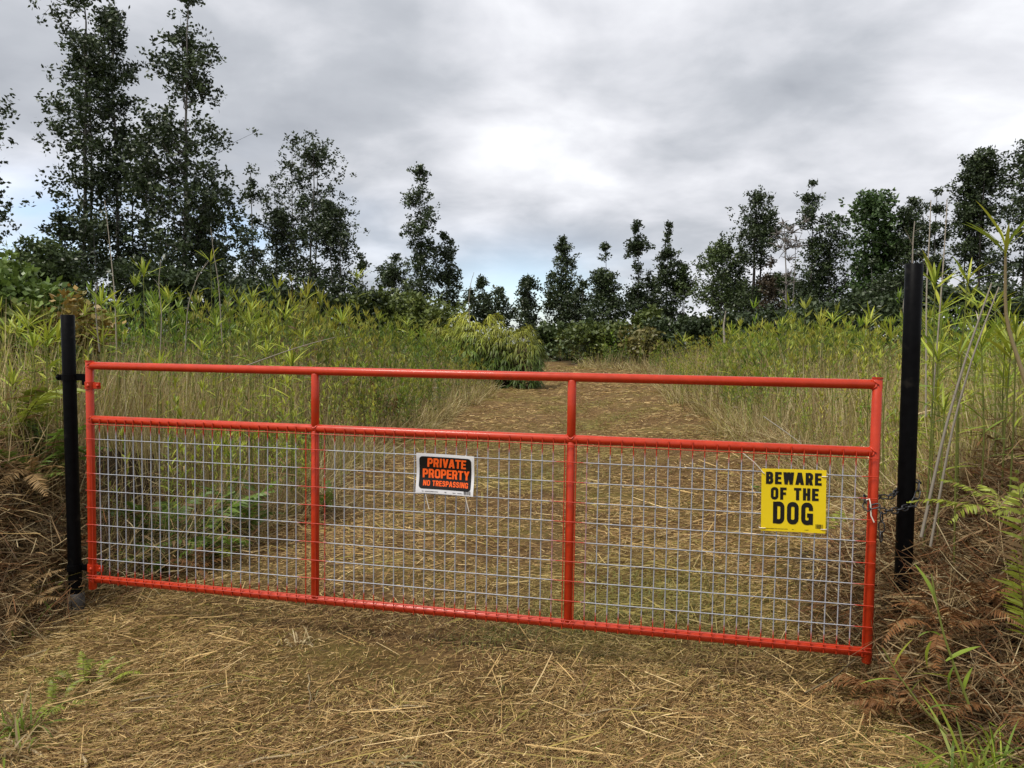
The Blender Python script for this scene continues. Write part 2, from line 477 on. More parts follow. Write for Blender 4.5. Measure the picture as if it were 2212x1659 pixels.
def make_tree(name, base, H, crown0, prof, label, seed, cat='tree', group=None, nlead=1, spread=.3, leaf=.13, dens=1.0,
              col=(.030, .046, .018), col2=(.075, .105, .036), bark=BARK_GREY, tr=.11, bare=False, lean=0.0, clump=1.0, droopy=False):
    """a trunk of one or more leaders with side branches ending in sprays of small leaves
       prof: (fraction of the crown height, radius in metres)"""
    r = np.random.default_rng(seed)
    root = empty(name, base)
    tag(root, label, cat, group)
    tg, lg = Geo(), Geo()
    pf = np.array(prof)
    Hc = H - crown0
    rad = lambda z: np.interp((z - crown0) / Hc, pf[:, 0], pf[:, 1])
    kdens = .92
    # leaders
    K = 10
    leaders = []
    for i in range(nlead):
        a = r.uniform(0, 6.28)
        off = np.array([math.cos(a), math.sin(a)]) * (spread if nlead > 1 else 0)
        hh = H * (1.0 if i == 0 else r.uniform(.78, .97))
        t = np.linspace(0, 1, K)
        wob = np.cumsum(r.normal(0, .055 * H / 12, (K, 2)), 0) * t[:, None]
        xy = off[None] * (.35 + .9 * t[:, None] ** .7) + wob + np.array([lean, 0])[None] * t[:, None] * H
        P = np.c_[xy, -.3 + t * (hh + .2)]
        leaders.append(P)
        rr = tr * (1 - .93 * t) ** .9 * (1 if i == 0 else .75)
        tubes(tg, P, rr[None] + .006, bark, 6)
    # sprays
    zz = np.linspace(crown0, H, 60)
    area = np.trapz(2 * rad(zz), zz)
    ns = max(8, int(area * 3.8 * dens * kdens))
    w = rad(zz) + .12 * pf[:, 1].max()
    cz = r.choice(zz, ns, p=w / w.sum()) + r.uniform(-.5, .5, ns) * Hc / 60
    az = r.uniform(0, 6.28, ns)
    rr = rad(cz) * np.clip(r.beta(2.2, 1.3, ns), .1, 1) * r.choice([1, 1, 1, 1, 1.3], ns)
    li = r.integers(0, nlead, ns)
    nt_ = min(ns // 6, 3 * nlead)                      # leafy shoots round each leader's tip
    li[:nt_] = np.arange(nt_) % nlead
    tops = np.array([P[-1, 2] for P in leaders])
    cz[:nt_] = tops[li[:nt_]] - r.uniform(0, .16, nt_) * Hc
    rr[:nt_] = np.minimum(rr[:nt_], .15 * pf[:, 1].max() * r.random(nt_))
    rr[:nlead] = .04; cz[:nlead] = tops - .12; li[:nlead] = np.arange(nlead)
    B = np.zeros((ns, 5, 3)); Cn = np.zeros((ns, 3))
    for k_ in range(ns):
        P = leaders[li[k_]]
        top = P[-1, 2]
        zc_ = min(cz[k_], top - .02)
        zb = max(.3, min(zc_ - rr[k_] * r.uniform(.5, 1.1) - .15, top - .1))
        pb = np.array([np.interp(zb, P[:, 2], P[:, 0]), np.interp(zb, P[:, 2], P[:, 1]), zb])
        ax = np.array([np.interp(zc_, P[:, 2], P[:, 0]), np.interp(zc_, P[:, 2], P[:, 1]), zc_])
        ce = ax + rr[k_] * np.array([math.cos(az[k_]), math.sin(az[k_]), 0])
        ce[2] = cz[k_]
        Cn[k_] = ce
        t = np.linspace(0, 1, 5)[:, None]
        mid = pb * (1 - t) + ce * t
        mid[:, 2] += (t[:, 0] * (1 - t[:, 0])) * (-.35) * rr[k_]
        mid[1:4] += r.normal(0, .05, (3, 3)) * min(1.5, rr[k_] + .2)
        B[k_] = mid
    brr = np.clip(.012 + .012 * rr, .01, .045)[:, None] * np.array([1.2, .9, .7, .5, .25])[None]
    tubes(tg, B, brr, bark * .9, 3)
    # leaves
    nc = 14
    csz = np.clip(.15 * np.sqrt(leaf / .13), .12, .4) * clump
    sp = r.normal(0, 1, (ns, nc, 3)) * np.array([1, 1, .75]) * np.clip(.40 * rad(cz), .10, .5)[:, None, None]
    CC = (Cn[:, None] + sp)
    some = (r.random((ns, nc)) < np.clip(rad(cz) / (.62 * pf[:, 1].max()), .22, 1)[:, None])
    some[:nlead] |= r.random((nlead, nc)) < .3
    some = some.ravel()
    tw = np.stack([np.repeat(Cn[:, None], nc, 1) - np.array([0, 0, .12]), (Cn[:, None] + CC) / 2, CC], 2).reshape(-1, 3, 3)
    if bare:
        tubes(tg, tw, np.array([.034, .026, .015])[None], bark, 3)
    else:
        keep = some & (r.random(len(tw)) < .12)
        tubes(tg, tw[keep], np.array([.010, .007, .004])[None], bark * .8, 3)
        CC = CC.reshape(-1, 3)[some]
        nl = max(6, int(16 * (.13 / leaf) ** .6))
        LP = (CC[:, None] + r.normal(0, 1, (len(CC), nl, 3)) * csz * .58).reshape(-1, 3)
        D = r.normal(0, 1, LP.shape); D[:, 2] = D[:, 2] * .6 + (-.5 if droopy else .35)
        n = len(LP)
        cc = np.array(col)[None] + (np.array(col2) - np.array(col))[None] * np.repeat(r.beta(1.1, 2.2, len(CC)), nl)[:, None]
        cc = cc * r.uniform(.75, 1.25, (n, 1))
        rhombs(lg, LP, D, leaf * r.uniform(.65, 1.6, n), leaf * .72 * r.uniform(.7, 1.35, n), cc, r)
        lg.build('crown', M['leaf_dark'], root)
    tg.build('trunk', M['bark'], root, smooth=True)
    return root

def px_tree(name, x, top, bot, Y, prof_px, label, seed, **kw):
    """tree whose top and crown bottom stand where the photograph shows them, Y metres away"""
    s = Y / FPX
    p = at(x, 742, Y)
    zb = float(gh(p.x, Y))
    H = at(x, top, Y).z - zb
    c0 = at(x, bot, Y).z - zb
    prof = [(f, w_ * s * .84) for f, w_ in prof_px]
    kw.setdefault('leaf', max(.13, .0029 * Y))
    kw.setdefault('tr', .0055 * H + .008)
    return make_tree(name, (p.x, Y, zb), H, max(.2, c0), prof, label, seed, **kw)

GT = 'ohia trees behind the clearing'
NARROW = lambda w: [(0, w * .8), (.25, w), (.6, w * .75), (.85, w * .38), (1, w * .03)]
CONE = lambda w: [(0, w), (.2, w * 1.0), (.5, w * .72), (.8, w * .30), (1, w * .02)]
OVAL = lambda w: [(0, w * .5), (.3, w * .85), (.6, w), (.85, w * .58), (1, w * .10)]
LIGHT_GREEN = dict(col=(.045, .070, .022), col2=(.12, .16, .05))  # lighter green leaf colours than the default
TREES = [
    # name, x, top, crown bottom, depth, profile, label, options
    ('ohia_tree', 182, -45, 610, 30, [(0, 60), (.15, 70), (.35, 62), (.55, 82), (.7, 55), (.85, 70), (1, 28)], 'tall open-crowned tree, tallest of the pair above the left black post', dict(nlead=2, spread=.5, dens=.68)),
    ('ohia_tree', 258, 12, 600, 31, [(0, 60), (.2, 55), (.45, 48), (.6, 36), (.8, 44), (.92, 30), (1, 10)], 'slim tall tree with bare pale trunk just right of the tallest left tree', dict(nlead=1, dens=.8)),
    ('ohia_tree', 385, -35, 615, 29, [(0, 105), (.12, 100), (.3, 108), (.5, 104), (.56, 60), (.72, 62), (.85, 42), (1, 26)], 'tall dark tree with spire top and broad lower crown, cut off by the picture top', dict(nlead=2, spread=.35, dens=1.0)),
    ('ohia_tree', 300, 320, 610, 32, OVAL(55), 'middling dense tree filling the gap between the tall left trees', dict(nlead=2)),
    ('ohia_tree', 450, 430, 620, 31, OVAL(48), 'low leafy tree leaning against the broad spire-topped tall tree', dict(nlead=2)),
    ('ohia_tree', 205, 470, 640, 28, OVAL(80), 'low spreading dark tree at the foot of the tall left pair', dict(nlead=3, spread=.8, dens=.9)),
    ('ohia_tree', -38, 150, 560, 27, [(0, 65), (.3, 45), (.5, 75), (.8, 62), (1, 20)], 'tree cut off by the left edge of the picture', dict(nlead=1)),
    ('ohia_tree', 548, 366, 640, 42, [(0, 45), (.3, 30), (.6, 22), (.8, 17), (1, 7)], 'thin feathery spire tree between the tall left trees and the clump', dict()),
    ('ohia_tree', 662, 288, 660, 43, [(0, 65), (.25, 72), (.5, 60), (.65, 68), (.8, 66), (.92, 30), (1, 12)], 'rounded open-topped tree, highest of the left middle clump', dict(nlead=3, spread=.55, dens=.72)),
    ('ohia_tree', 735, 440, 665, 42, OVAL(58), 'dense dark tree on the right shoulder of the left middle clump', dict(nlead=2, spread=.4)),
    ('ohia_tree', 592, 450, 660, 44, OVAL(46), 'low dense tree on the left shoulder of the left middle clump', dict(nlead=2)),
    ('ohia_tree', 783, 545, 670, 41, CONE(30), 'small ragged tree at the right foot of the left middle clump', dict()),
    ('ohia_tree', 845, 548, 650, 68, OVAL(28), 'small round-topped tree left of the lone slender tree', dict(nlead=2)),
    ('ohia_tree', 908, 364, 655, 58, [(0, 40), (.3, 32), (.45, 20), (.58, 36), (.75, 28), (.9, 26), (1, 12)], 'lone slender tree standing high above its neighbours left of the path', dict(dens=.85)),
    ('ohia_tree', 965, 506, 660, 60, [(0, 30), (.5, 32), (.8, 22), (1, 10)], 'narrow pale-stemmed tree close right of the lone slender tree', dict(nlead=2, dens=.9)),
    ('ohia_tree', 1046, 598, 700, 62, [(0, 30), (.5, 22), (.85, 12), (1, 6)], 'small pointed tree at left of the path gap', dict(dens=1.2)),
    ('ohia_tree', 1078, 620, 705, 60, OVAL(32), 'low bushy tree leaning towards the path gap', dict(nlead=2, dens=1.1)),
    ('ohia_tree', 1015, 625, 690, 66, OVAL(14), 'tiny dark tree beside the lone fern mound', dict()),
    ('ohia_tree', 1142, 598, 725, 74, [(0, 30), (.3, 26), (.6, 22), (.85, 24), (1, 8)], 'small see-through tree standing alone in the path gap', dict(dens=.95)),
    ('ohia_tree', 1210, 512, 712, 68, [(0, 36), (.4, 34), (.7, 24), (.9, 14), (1, 5)], 'pointed tree just right of the path gap', dict(nlead=2)),
    ('ohia_tree', 1250, 610, 715, 66, OVAL(32), 'low rounded tree between two pointed trees right of the gap', dict(nlead=2)),
    ('ohia_tree', 1311, 528, 712, 62, CONE(46), 'dense cone-shaped tree, second spire right of the path gap', dict(dens=1.35)),
    ('ohia_tree', 1377, 478, 700, 64, [(0, 30), (.35, 22), (.5, 13), (.7, 22), (.9, 14), (1, 6)], 'thin wavy spire tree with a waist, third right of the gap', dict()),
    ('ohia_tree', 1406, 585, 700, 66, NARROW(28), 'low dark tree hugging the thin wavy spire', dict(nlead=2)),
    ('ohia_tree', 1438, 482, 705, 60, CONE(36), 'sharp pointed dark tree, fourth spire right of the gap', dict(dens=1.1)),
    ('ohia_tree', 1472, 572, 705, 60, OVAL(33), 'round leafy tree beside the sharp pointed spire', dict(nlead=2, **LIGHT_GREEN)),
    ('ohia_tree', 1540, 515, 700, 56, OVAL(52), 'wide dense tree left of the big-headed tree', dict(nlead=3, spread=.6, dens=1.1, **LIGHT_GREEN)),
    ('ohia_tree', 1592, 530, 700, 57, OVAL(32), 'dark upright tree tucked against the big-headed tree', dict(nlead=2)),
    ('ohia_tree', 1628, 420, 700, 54, [(0, 48), (.2, 40), (.42, 20), (.55, 44), (.75, 52), (.9, 38), (1, 22)], 'big-headed tree on a visible dark trunk, right middle', dict(nlead=2, spread=.3, dens=.9, tr=.16, bark=BARK_DARK)),
    ('ohia_tree', 1690, 590, 700, 52, OVAL(45), 'low olive tree at the foot of the leafless tree', dict(nlead=3, **LIGHT_GREEN)),
    ('ohia_tree', 1746, 388, 700, 50, [(0, 45), (.3, 42), (.5, 24), (.7, 27), (.9, 20), (1, 8)], 'narrow high spire tree left of the bright green tree', dict(dens=1.0)),
    ('ohia_tree', 1790, 462, 700, 50, [(0, 55), (.4, 46), (.7, 30), (.9, 24), (1, 12)], 'shorter thick tree joined to the narrow high spire', dict(nlead=2)),
    ('ohia_tree', 2015, 408, 680, 44, NARROW(24), 'short dark spire tree poking up above the right black post', dict(dens=1.3)),
    ('ohia_tree', 1955, 428, 690, 46, OVAL(52), 'dense dark round-topped tree left of the right black post', dict(nlead=2, dens=1.25)),
    ('ohia_tree', 2068, 348, 560, 40, [(0, 34), (.4, 40), (.8, 42), (1, 20)], 'dark tree on a bare trunk, first of the tall group right of the post', dict(nlead=2, spread=.5, dens=1.1, bark=BARK_DARK)),
    ('ohia_tree', 2128, 330, 570, 39, [(0, 40), (.4, 44), (.8, 48), (1, 22)], 'dark tree on a bare trunk, second of the tall group right of the post', dict(nlead=2, spread=.5, dens=1.1, bark=BARK_DARK)),
    ('ohia_tree', 2200, 302, 600, 37, [(0, 55), (.4, 52), (.8, 52), (1, 24)], 'tallest dark tree at the right edge of the picture', dict(nlead=2, spread=.5, dens=1.15, bark=BARK_DARK)),
    ('ohia_tree', 2095, 520, 690, 43, OVAL(50), 'low thin tree under the tall group right of the post', dict(nlead=3, spread=.8, dens=.5, bark=BARK_DARK)),
    ('ohia_tree', 1905, 560, 690, 44, OVAL(50), 'low dark tree under the bright green tree', dict(nlead=3, spread=.8)),
]
for i, (nm, x, tp, bt, Y, pr, lab, kw) in enumerate(TREES):
    px_tree(nm, x, tp, bt, Y, pr, lab, 100 + i, group=GT, **kw)
px_tree('broadleaf_tree', 1868, 434, 690, 47, [(0, 60), (.3, 50), (.55, 42), (.8, 58), (1, 28)],
        'broad fresh-green leafy tree among darker trees at right', 300, nlead=3, spread=.7, dens=1.15, col=(.045, .085, .022), col2=(.09, .15, .04), leaf=.2)
px_tree('dead_tree', 1708, 470, 640, 46, [(0, 22), (.5, 30), (.85, 30), (1, 16)], 'leafless grey tree with fine bare twigs at right', 301,
        bare=True, nlead=2, spread=.25, dens=.9, bark=np.array([.20, .18, .16]), tr=.07)
px_tree('dead_tree', 1655, 560, 690, 51, CONE(34), 'brown withered pointed tree below the leafless one', 302,
        bare=False, nlead=2, dens=.9, col=(.05, .038, .022), col2=(.09, .065, .035), leaf=.15)

# shrubs and dark undergrowth at the foot of the trees
def shrub(x, top, Y, w_, label, seed, **kw):
    s = Y / FPX
    p = at(x, 742, Y); zb = float(gh(p.x, Y))
    H = at(x, top, Y).z - zb
    kw.setdefault('leaf', max(.12, .0050 * Y))
    return make_tree('shrub', (p.x, Y, zb), H, .15, [(0, w_ * s * .8), (.4, w_ * s), (.75, w_ * s * .85), (1, w_ * s * .35)], label, seed,
                     cat='shrub', group='shrubs below the trees', nlead=4, spread=min(1.2, w_ * s * .6), tr=.03, **kw)
YG = dict(col=(.075, .105, .022), col2=(.16, .19, .04))
OR = dict(col=(.10, .105, .028), col2=(.23, .18, .05))
SHRUBS = [
    (40, 540, 24, 95, 'dark leafy bush at left edge beneath the cut-off tree', {}),
    (120, 520, 25, 60, 'bright-topped bush left of the low spreading dark tree', LIGHT_GREEN),
    (300, 560, 26, 80, 'dark bush under the gap between the tall left trees', {}),
    (420, 575, 26, 70, 'dark bush beneath the broad spire-topped tall tree', {}),
    (530, 600, 36, 55, 'dark bush beneath the thin feathery spire tree', {}),
    (640, 620, 38, 70, 'dark bush beneath the left middle clump', {}),
    (735, 635, 38, 60, 'dark bush at the right foot of the left middle clump', {}),
    (855, 640, 40, 75, 'yellow-green bush left of the lone slender tree', YG),
    (945, 652, 38, 60, 'yellow-green bush below the narrow pale-stemmed tree', YG),
    (1190, 706, 62, 26, 'dark low bush closing the far end of the path', LIGHT_GREEN),
    (1245, 704, 58, 40, 'dark bush right of the far path end', LIGHT_GREEN),
    (1300, 706, 50, 45, 'olive bush below the dense cone-shaped tree', YG),
    (1390, 722, 43, 40, 'rusty-leaved bush at the right of the path', OR),
    (1395, 668, 48, 26, 'light green young bush below the thin wavy spire', YG),
    (1440, 700, 46, 46, 'dark bush beneath the sharp pointed spire', {}),
    (1520, 692, 44, 52, 'dark bush beneath the wide dense tree', {}),
    (1610, 684, 42, 52, 'dark bush beneath the big-headed tree', {}),
    (1700, 674, 40, 54, 'dark bush below the leafless tree', {}),
    (1790, 664, 38, 54, 'dark bush beneath the narrow high spire', {}),
    (1890, 640, 37, 60, 'dark bush beneath the fresh-green tree', {}),
    (1990, 620, 36, 60, 'dark bush just left of the right black post', {}),
    (2160, 620, 33, 80, 'dark bush at the right edge under the tall group', {}),
]
for i, (x, tp, Y, w_, lab, kw) in enumerate(SHRUBS):
    kk = dict(dens=1.7); kk.update(kw)
    shrub(x, tp, Y, w_, lab, 400 + i, **kk)

# ------------------------------------------------------------------ gate
GH, GM, GL = 1.25, .939, 4.226                 # top rail, middle rail heights over the bottom rail, length between stiles
G_O = Vector((-2.461, 4.561, EYE - 1.374)); G_YAW, G_TILT = R(-13.06), R(.82)
GMAT = Matrix.Translation(G_O) @ Matrix.Rotation(G_YAW, 4, 'Z') @ Matrix.Rotation(G_TILT, 4, 'Y')
PR = .0225                                     # pipe radius
def gate_uv(px, py, off=0.0):
    """where a pixel's ray meets the gate's plane, in gate coordinates"""
    inv = GMAT.inverted()
    o = inv @ Vector((0, 0, EYE)); d = inv.to_3x3() @ ray_dir(px, py)
    t = (off - o.y) / d.y
    p = o + d * t
    return p.x, p.z

def pipe(name, a, b, r, mat, parent, sides=16, caps=True):
    """a straight tube with rounded-over end caps between two points"""
    a, b = np.array(a, float), np.array(b, float)
    d = nrm(b - a)
    g = Geo()
    P = np.stack([a, a + d * r * .12, b - d * r * .12, b])
    rr = np.array([r * .9, r, r, r * .9])
    ref = np.array([0, 0, 1.0]) if abs(d[2]) < .8 else np.array([1.0, 0, 0])
    A = nrm(np.cross(d, ref)); B = np.cross(d, A)
    th = np.arange(sides) * 2 * np.pi / sides
    V = P[:, None] + rr[:, None, None] * (A * np.cos(th)[:, None] + B * np.sin(th)[:, None])
    F = [[i * sides + j, i * sides + (j + 1) % sides, (i + 1) * sides + (j + 1) % sides, (i + 1) * sides + j] for i in range(3) for j in range(sides)]
    g.add(V.reshape(-1, 3), F)
    if caps:
        g.f.append(np.array([list(range(sides))[::-1]])); g.f.append(np.array([[3 * sides + j for j in range(sides)]]))
    me = g.mesh(name, mat, True)
    if caps:
        fl = np.ones(len(me.polygons), bool); fl[-2:] = False
        me.polygons.foreach_set('use_smooth', fl)
    return link(name, me, parent)

def box_mesh(name, cx_, cy_, cz_, sx, sy, sz, mat, bev=.003):
    bm = bmesh.new()
    bmesh.ops.create_cube(bm, size=1)
    bmesh.ops.scale(bm, vec=(sx, sy, sz), verts=bm.verts)
    bmesh.ops.bevel(bm, geom=bm.edges[:], offset=bev, segments=2, affect='EDGES')
    bmesh.ops.translate(bm, vec=(cx_, cy_, cz_), verts=bm.verts)
    me = bpy.data.meshes.new(name); bm.to_mesh(me); bm.free()
    me.materials.append(mat)
    return me

def ring_mesh(name, c, r0, h, mat, sides=20):
    """a short collar round a vertical pipe"""
    g = Geo()
    zs = np.array([-h / 2, -h / 2, h / 2, h / 2]); rs = np.array([r0 - .006, r0, r0, r0 - .006])
    th = np.arange(sides) * 2 * np.pi / sides
    V = np.stack([c[0] + rs[:, None] * np.cos(th), c[1] + rs[:, None] * np.sin(th), np.repeat((c[2] + zs)[:, None], sides, 1)], 2)
    F = [[i * sides + j, i * sides + (j + 1) % sides, (i + 1) * sides + (j + 1) % sides, (i + 1) * sides + j] for i in range(3) for j in range(sides)]
    g.add(V.reshape(-1, 3), F)
    return g.mesh(name, mat)

def dome_mesh(name, c, axis_, r, mat):
    bm = bmesh.new()
    bmesh.ops.create_uvsphere(bm, u_segments=12, v_segments=8, radius=r)
    bmesh.ops.scale(bm, vec=(1, 1, .7), verts=bm.verts)
    q = Vector((0, 0, 1)).rotation_difference(Vector(axis_))
    bmesh.ops.rotate(bm, cent=(0, 0, 0), matrix=q.to_matrix(), verts=bm.verts)
    bmesh.ops.translate(bm, vec=c, verts=bm.verts)
    for f in bm.faces: f.smooth = True
    me = bpy.data.meshes.new(name); bm.to_mesh(me); bm.free(); me.materials.append(mat)
    return me

gate = empty('farm_gate')
gate.matrix_world = GMAT
tag(gate, 'red tubular farm gate with wire mesh across the track', 'gate')
st_l = pipe('hinge_stile', (0, 0, -.062), (0, 0, GH + .024), PR, M['red'], gate)
st_r = pipe('latch_stile', (GL, 0, -.05), (GL, 0, GH + .028), PR, M['red'], gate)
link('end_cap', ring_mesh('end_cap', (0, 0, GH + .026), PR + .002, .006, M['red']), st_l)
link('end_cap', ring_mesh('end_cap', (GL, 0, GH + .030), PR + .002, .006, M['red']), st_r)
rails = {}
for nm, z in (('top_rail', GH), ('middle_rail', GM), ('bottom_rail', 0.0)):
    rails[nm] = pipe(nm, (PR * .6, 0, z), (GL - PR * .6, 0, z), PR, M['red'], gate)
UPS = [gate_uv(681, 850)[0], gate_uv(1235, 880)[0]]
for u in UPS:
    pipe('upright', (u, 0, GM + PR * .6), (u, 0, GH - PR * .6), PR * .98, M['red'], gate)
    pipe('upright', (u, 0, PR * .6), (u, 0, GM - PR * .6), PR * .98, M['red'], gate)
# weld beads where pipes meet
def weld(c, ax, par):
    g = Geo(); n = 18
    th = np.linspace(0, 2 * np.pi, n + 1)[:-1]
    r = PR * 1.0
    e1, e2 = (np.array([0, 1.0, 0]), np.array([0, 0, 1.0])) if ax == 'x' else (np.array([1.0, 0, 0]), np.array([0, 1.0, 0]))
    P = np.array(c) + r * (np.cos(th)[:, None] * e1 + np.sin(th)[:, None] * e2)
    # saddle: the bead follows the other pipe's round surface
    dax = np.array([1.0, 0, 0]) if ax == 'x' else np.array([0, 0, 1.0])
    sgn = 1 if (c[0] < .1 or ax == 'z1') else -1
    w_ = P @ np.array([0, 1.0, 0])
    P = P - dax * sgn * (PR - np.sqrt(np.maximum(PR ** 2 - w_ ** 2, 0)))[:, None] * (1 if ax != 'z0' else -1)
    P = np.concatenate([P, P[:1]])
    tubes(g, P, np.array([.0042 * random.uniform(.8, 1.2) for _ in range(n + 1)])[None], (1, 1, 1), 5)
    g.build('weld_bead', M['red'], par, smooth=True)
random.seed(3)
for nm, z in (('top_rail', GH), ('middle_rail', GM), ('bottom_rail', 0.0)):
    weld((PR, 0, z), 'x', rails[nm]); weld((GL - PR, 0, z), 'x', rails[nm])
for u in UPS:
    weld((u, 0, GM + PR), 'z1', rails['middle_rail']); weld((u, 0, PR), 'z1', rails['bottom_rail'])

# welded mesh in front of the frame: each wire is a piece of its own
WM = wire_material(GL, GM, UPS)
WY = -PR - .0030
def wire(name, a, b, r=.0025):
    g = Geo()
    a, b = np.array(a), np.array(b)
    n = 6
    P = a + (b - a) * np.linspace(0, 1, n)[:, None]
    P[1:-1] += rng.normal(0, .0006, (n - 2, 3))
    tubes(g, P, np.full((1, n), r), (1, 1, 1), 6)
    return g.build(name, WM, gate, smooth=True)
nv = 75
vx = np.linspace(.026, GL - .026, nv)
for x in vx:
    wire('vertical_wire', (x, WY, -.016 + rng.normal(0, .003)), (x + rng.normal(0, .0012), WY, GM + .006 + rng.normal(0, .003)), .0030)
HW = [GM - .026] + [GM - .026 - .085 - .1 * i for i in range(9)] + [.012]
for z in HW:
    wire('horizontal_wire', (-.012, WY - .0050, z), (GL + .012, WY - .0052, z), .0022)

# hinge straps on the stile and their bolts
for z in (GH - .115, .065):
    hs = link('hinge_strap', ring_mesh('hinge_strap', (0, 0, z), PR + .005, .042, M['red']), gate)
    link('hinge_lug', box_mesh('hinge_lug', .048, -.002, z, .05, .012, .038, M['red']), hs)
    link('bolt', dome_mesh('bolt', (.012, -PR - .006, z), (0, -1, 0), .0105, M['red']), hs)
    link('bolt', dome_mesh('bolt', (.060, -.012, z), (0, -1, 0), .009, M['red']), hs)

# ------------------------------------------------------------------ black posts
def post(name, top_px, bot_px, Yt, Yb, r, label):
    a, b = at(*top_px, Yt), at(*bot_px, Yb)
    root = empty(name, b)
    tag(root, label, 'post', 'black steel gate posts')
    d = a - b
    g = Geo()
    sides = 28
    L = d.length
    th = np.arange(sides) * 2 * np.pi / sides
    zs = np.array([0, L * .25, L * .5, L * .75, L - .003, L, L, L - .06]); rs = np.array([r, r, r, r, r, r - .003, r - .009, r - .009])
    V = np.stack([rs[:, None] * np.cos(th), rs[:, None] * np.sin(th), np.repeat(zs[:, None], sides, 1)], 2)
    F = [[i * sides + j, i * sides + (j + 1) % sides, (i + 1) * sides + (j + 1) % sides, (i + 1) * sides + j] for i in range(7) for j in range(sides)]
    g.add(V.reshape(-1, 3), F)
    o = g.build('shaft', M['black'], root, smooth=True)
    o.rotation_mode = 'QUATERNION'
    o.rotation_quaternion = Vector((0, 0, 1)).rotation_difference(d.normalized())
    return root, o, L, a, b
pl, sh_l, Ll, la, lb = post('gate_post', (146, 680), (165, 1340), 4.66, 4.66, .0375, 'black steel post carrying the gate hinge at left')
pr_, sh_r, Lr, ra, rb = post('gate_post', (1975, 570), (1948, 1330), 3.74, 3.74, .0395, 'taller black steel post with the chain round it at right')
# grey sleeve at the foot of the hinge post
g = Geo()
tubes(g, np.array([[0, 0, -.25], [0, 0, .02], [0, 0, .16], [0, 0, .17]]), np.array([.050, .050, .049, .040])[None], (1, 1, 1), 20)
g.build('foot_sleeve', M['grey_sleeve'], sh_l, smooth=True)
# clamp band on the hinge post with plate towards the gate
zc_ = (at(150, 815, 4.66) - lb).length
cl_ = link('clamp_band', ring_mesh('clamp_band', (0, 0, zc_), .044, .036, M['black'], 28), sh_l)
link('clamp_lug', box_mesh('clamp_lug', -.058, -.004, zc_, .034, .022, .036, M['black'], .006), cl_)
link('clamp_plate', box_mesh('clamp_plate', .066, -.004, zc_ + .001, .054, .012, .040, M['black']), cl_)
link('hinge_plate', box_mesh('hinge_plate', .0895, -.004, zc_ - .014, .026, .016, .066, M['black']), cl_)
link('bolt', dome_mesh('bolt', (-.062, -.018, zc_), (0, -1, 0), .010, M['black']), cl_)
z2 = (at(158, 1225, 4.66) - lb).length
cl2 = link('clamp_band', ring_mesh('clamp_band', (0, 0, z2), .044, .036, M['black'], 28), sh_l)
link('clamp_plate', box_mesh('clamp_plate', .070, -.004, z2, .046, .012, .038, M['black']), cl2)

